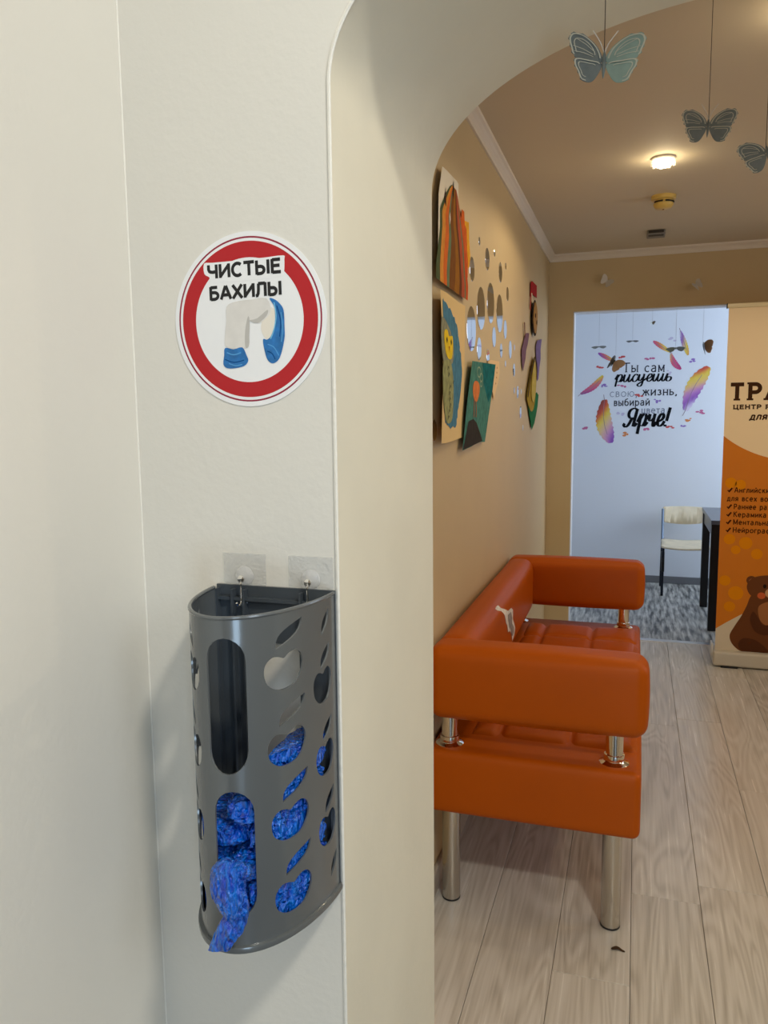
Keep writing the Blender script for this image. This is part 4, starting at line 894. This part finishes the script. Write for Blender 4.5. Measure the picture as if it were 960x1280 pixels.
for x, z, r_ in ((.51,1.06,.03),(.56,1.05,.028),(.515,.74,.03),(.60,.72,.035),(.55,.68,.025),(.50,.50,.03),(.56,.43,.04),(.53,.35,.03),(.66,.66,.03)):
    bprint('pale_dot', ellipse(x, z, r_, r_, 20), (230, 142, 12), 0)
def btext(c, *a, **k): mesh_obj('lettering', on_y(lettering(*a, **k), YN - .0008 - .0006), flat(*c), fab, smooth=False)
btext((66, 40, 22), 'ТРА', .488, .745, 1.524, .088, .24, serif=.15, gap=.2)
btext((66, 40, 22), 'ЦЕНТР', .505, .648, 1.472, .022, .3, serif=.12); btext((66, 40, 22), 'Р', .668, .695, 1.471, .022, .3, serif=.12)
btext((66, 40, 22), 'ДЛЯ', .590, .676, 1.412, .026, .3, shear=.15)
for k, (b_, s_, x1) in enumerate(((1, 'Английский/', .745), (0, 'для всех возрастов', .845), (1, 'Раннее развитие', .810), (1, 'Керамика и', .735), (1, 'Ментальная', .738), (1, 'Нейрография', .765))):
    z = (1.006, .958, .912, .868, .824, .779)[k]
    if b_: btext((70, 30, 8), '+', .494, .522, z, .030, .3)
    btext((84, 44, 10), s_, .530 if b_ else .494, x1, z, .030, .17, gap=.14)
BR, BD, BL = (112, 66, 36), (88, 50, 28), (168, 110, 66)
bprint('bear_ear', ellipse(.638, .508, .026, .026, 20), BR, 1); bprint('bear_ear', ellipse(.640, .505, .014, .014, 16), (160, 100, 70), 2)
bprint('bear_ear', ellipse(.868, .508, .026, .026, 20), BR, 1); bprint('bear_ear', ellipse(.866, .505, .014, .014, 16), (160, 100, 70), 2)
bprint('bear_body', [(.650,.43),(.620,.36),(.595,.300),(.560,.235),(.538,.185),(.545,.145),(.569,.113),(.600,.093),(.640,.0925),(.870,.0925),(.915,.093),(.945,.115),(.965,.165),(.950,.225),(.905,.30),(.880,.37),(.855,.43),(.75,.46)], BR, 1, 4)
bprint('bear_belly', smooth_loop([(.690,.37),(.680,.33),(.700,.27),(.755,.245),(.810,.27),(.828,.33),(.818,.37),(.755,.395)], 4), BL, 2)
bprint('bear_head', smooth_loop([(.616,.468),(.628,.505),(.665,.532),(.752,.543),(.842,.532),(.880,.505),(.890,.468),(.872,.425),(.825,.405),(.752,.398),(.680,.405),(.635,.425)], 4), BR, 3)
bprint('bear_muzzle', ellipse(.753, .440, .042, .032, 24), (206, 160, 116), 4); bprint('bear_nose', ellipse(.753, .455, .014, .009, 16), (40, 24, 16), 5)
for s in (-1, 1):
    bprint('bear_cheek', ellipse(.753 + s * .060, .423, .021, .019, 20), (208, 100, 56), 4)
    bprint('bear_eye', ellipse(.753 + s * .045, .478, .009, .012, 16), (34, 20, 14), 4)
bprint('bear_arm', smooth_loop([(.655,.33),(.640,.28),(.668,.215),(.720,.195),(.775,.215),(.79,.24),(.76,.258),(.71,.255),(.685,.29)], 4), BD, 3)
bprint('bear_foot', smooth_loop([(.60,.1),(.585,.135),(.61,.17),(.67,.165),(.72,.13),(.74,.095),(.66,.094)], 4), BD, 3)

# ================================================================ HANGING BUTTERFLIES
UPW = smooth_loop([(.02,.10),(.10,.32),(.28,.47),(.46,.46),(.52,.32),(.48,.14),(.44,.02),(.30,-.02),(.10,.0)], 4)
LOW = smooth_loop([(.03,.02),(.20,.02),(.40,-.02),(.42,-.14),(.36,-.28),(.30,-.42),(.17,-.40),(.08,-.22)], 4)
def scallop(lp, amp=.018):
    return [(x + amp * math.sin(i * 2.1) * (1 if x > .3 else 0), y + amp * math.cos(i * 2.1) * (1 if x > .3 else 0)) for i, (x, y) in enumerate(lp)]
def butterfly(name, label, loc, size, top_z, fold=20, yaw=0, pitch=0, roll=0, mats=(M_foil, M_foil, M_foil_edge), string=M_string, sr=.0006, detail=True, group=None, antennae=False):
    t = thing(name, label, 'butterfly', loc, group)
    rot = Matrix.Rotation(math.radians(yaw), 3, 'Z') @ Matrix.Rotation(math.radians(pitch), 3, 'X') @ Matrix.Rotation(math.radians(roll), 3, 'Y')
    O = Vector(loc)
    for s in (-1, 1):
        fa = math.radians(fold) * 1.0
        def put(x, y, d=0.0):
            p = Vector((s * x * 1.06 * math.cos(fa), -x * math.sin(fa) - d / size, y * .74)); return tuple(O + rot @ (p * size))
        for nm, lp in (('upper_wing', UPW), ('lower_wing', LOW)):
            bm = fill2d([scallop(lp) if detail else lp]); warp(bm, put); thicken(bm, rot @ Vector((0, .0006, 0)))
            wg = mesh_obj(nm, bm, mats[0] if s < 0 else mats[1], t, smooth=False)
            if detail:
                cxm = sum(x for x, y in lp) / len(lp); cym = sum(y for x, y in lp) / len(lp)
                for f_, w_ in ((.90, .022), (.62, .014)):
                    q = bmesh.new(); e = [(cxm + (x - cxm) * f_ + .01, cym + (y - cym) * f_) for x, y in lp]
                    ribbon(q, e[: int(len(e) * .72)], w_); warp(q, lambda a, b: put(a, b, .0008)); mesh_obj('wing_line', q, mats[2], wg, smooth=False)
                if nm == 'upper_wing':
                    for a, b in (((.16, .14), (.46, .20)), ((.16, .10), (.44, .10)), ((.14, .2), (.42, .36))):
                        q = bmesh.new(); ribbon(q, [a, ((a[0]+b[0])/2, (a[1]+b[1])/2 + .02), b], .012); warp(q, lambda x, y: put(x, y, .0008)); mesh_obj('wing_line', q, mats[2], wg, smooth=False)
    mesh_obj('body', tube([tuple(O + rot @ (Vector((0, -.01, z)) * size)) for z in (.2, .14, 0, -.12, -.2)], [.006 * size, .026 * size, .03 * size, .02 * size, .006 * size], 8), mats[0], t)
    if antennae:
        for s in (-1, 1): mesh_obj('antenna', tube(smooth_path([tuple(O + rot @ (Vector(v) * size)) for v in ((0, 0, .18), (s * .06, 0, .34), (s * .17, -.02, .50))], 4), .0007, 6), M_vellum, t)
    if top_z:
        sp = O + rot @ (Vector((0, 0, .2)) * size)
        mesh_obj('string', tube([tuple(sp), (sp.x, sp.y, top_z)], sr, 6), string, t)
    return t
soffit = lambda x: SPR + ARZ * math.sqrt(max(0, 1 - ((x - JX - AR) / AR) ** 2))
butterfly('paper_butterfly', 'mint and grey foil butterfly hanging from the arch soffit', (-.056, 1.15, 1.915), .098, soffit(-.056), 24, 12, -14, 4, (M_foil, M_foil2, M_foil_edge), antennae=True)
butterfly('paper_butterfly', 'grey foil butterfly hanging on a thread in front of the ceiling spotlight', (.114, 1.70, 1.996), .092, HC, 12, 4, -8, 4, antennae=True)
butterfly('paper_butterfly', 'grey foil butterfly hanging beyond the arch nearest the banner side', (.222, 1.70, 1.936), .092, HC, 16, -12, -6, -14)
# two small white ones stuck above the doorway
butterfly('paper_butterfly', 'small white paper butterfly on the tan wall above the decal', (-.207, YB - .020, 2.270), .085, None, 30, 0, 0, 38, (M_vellum,) * 3, detail=False)
butterfly('paper_butterfly', 'small white paper butterfly on the tan wall near the banner', (.318, YB - .032, 2.213), .085, None, 55, 10, 0, -42, (M_vellum,) * 3, detail=False)
# those hanging in the doorway
GRP = 'small butterflies hanging in the doorway'
for loc, size, fold, yaw, pitch, roll, ms, lab in (
    ((-.247, 5.26, 1.880), .085, 10, 10, 78, -8, (M_foil, M_foil, M_foil), 'pale grey paper butterfly lying flat on its thread in the doorway'),
    ((-.158, 5.26, 1.775), .135, 48, 20, 20, 30, (M_dkpaper, M_tanrefl, M_dkpaper), 'dark butterfly with painted tan reflection hanging over the decal lettering'),
    ((-.043, 5.26, 1.908), .07, 8, 0, 80, 0, (M_dkpaper,) * 3, 'small dark butterfly lying flat between the doorway threads'),
    ((.071, 5.26, 2.016), .035, 20, 30, 20, 0, (M_foil,) * 3, 'tiny grey butterfly just under the doorway lintel'),
    ((.215, 5.26, 1.853), .105, 14, 0, 70, -6, (mat('olive_foil_paper', rgb(118, 122, 96), .35, .4), M_foil, M_foil), 'olive grey butterfly hanging in front of the pink feathers'),
    ((.374, 5.26, 1.855), .125, 62, 35, 10, -20, (M_dkpaper, M_tanrefl, M_dkpaper), 'dark folded butterfly with painted tan reflection hanging beside the banner')):
    butterfly('paper_butterfly', lab, loc, size, OZ - .006, fold, yaw, pitch, roll, ms, M_strw, .0008, False, GRP)

# small dark scrap on the floor beside the sofa leg
bm = warp(fill2d([smooth_loop([(-.030,2.062),(-.015,2.072),(.002,2.064),(.006,2.056),(-.010,2.060),(-.024,2.056)], 3)]), lambda a, b: (a, b, .0012 + .004 * abs(math.sin(a * 90)))); thicken(bm, (0, 0, -.0010))
tag(mesh_obj('litter_scrap', bm, flat(70, 52, 36)), 'tiny dark scrap lying on the floor before the sofa leg', 'scrap')
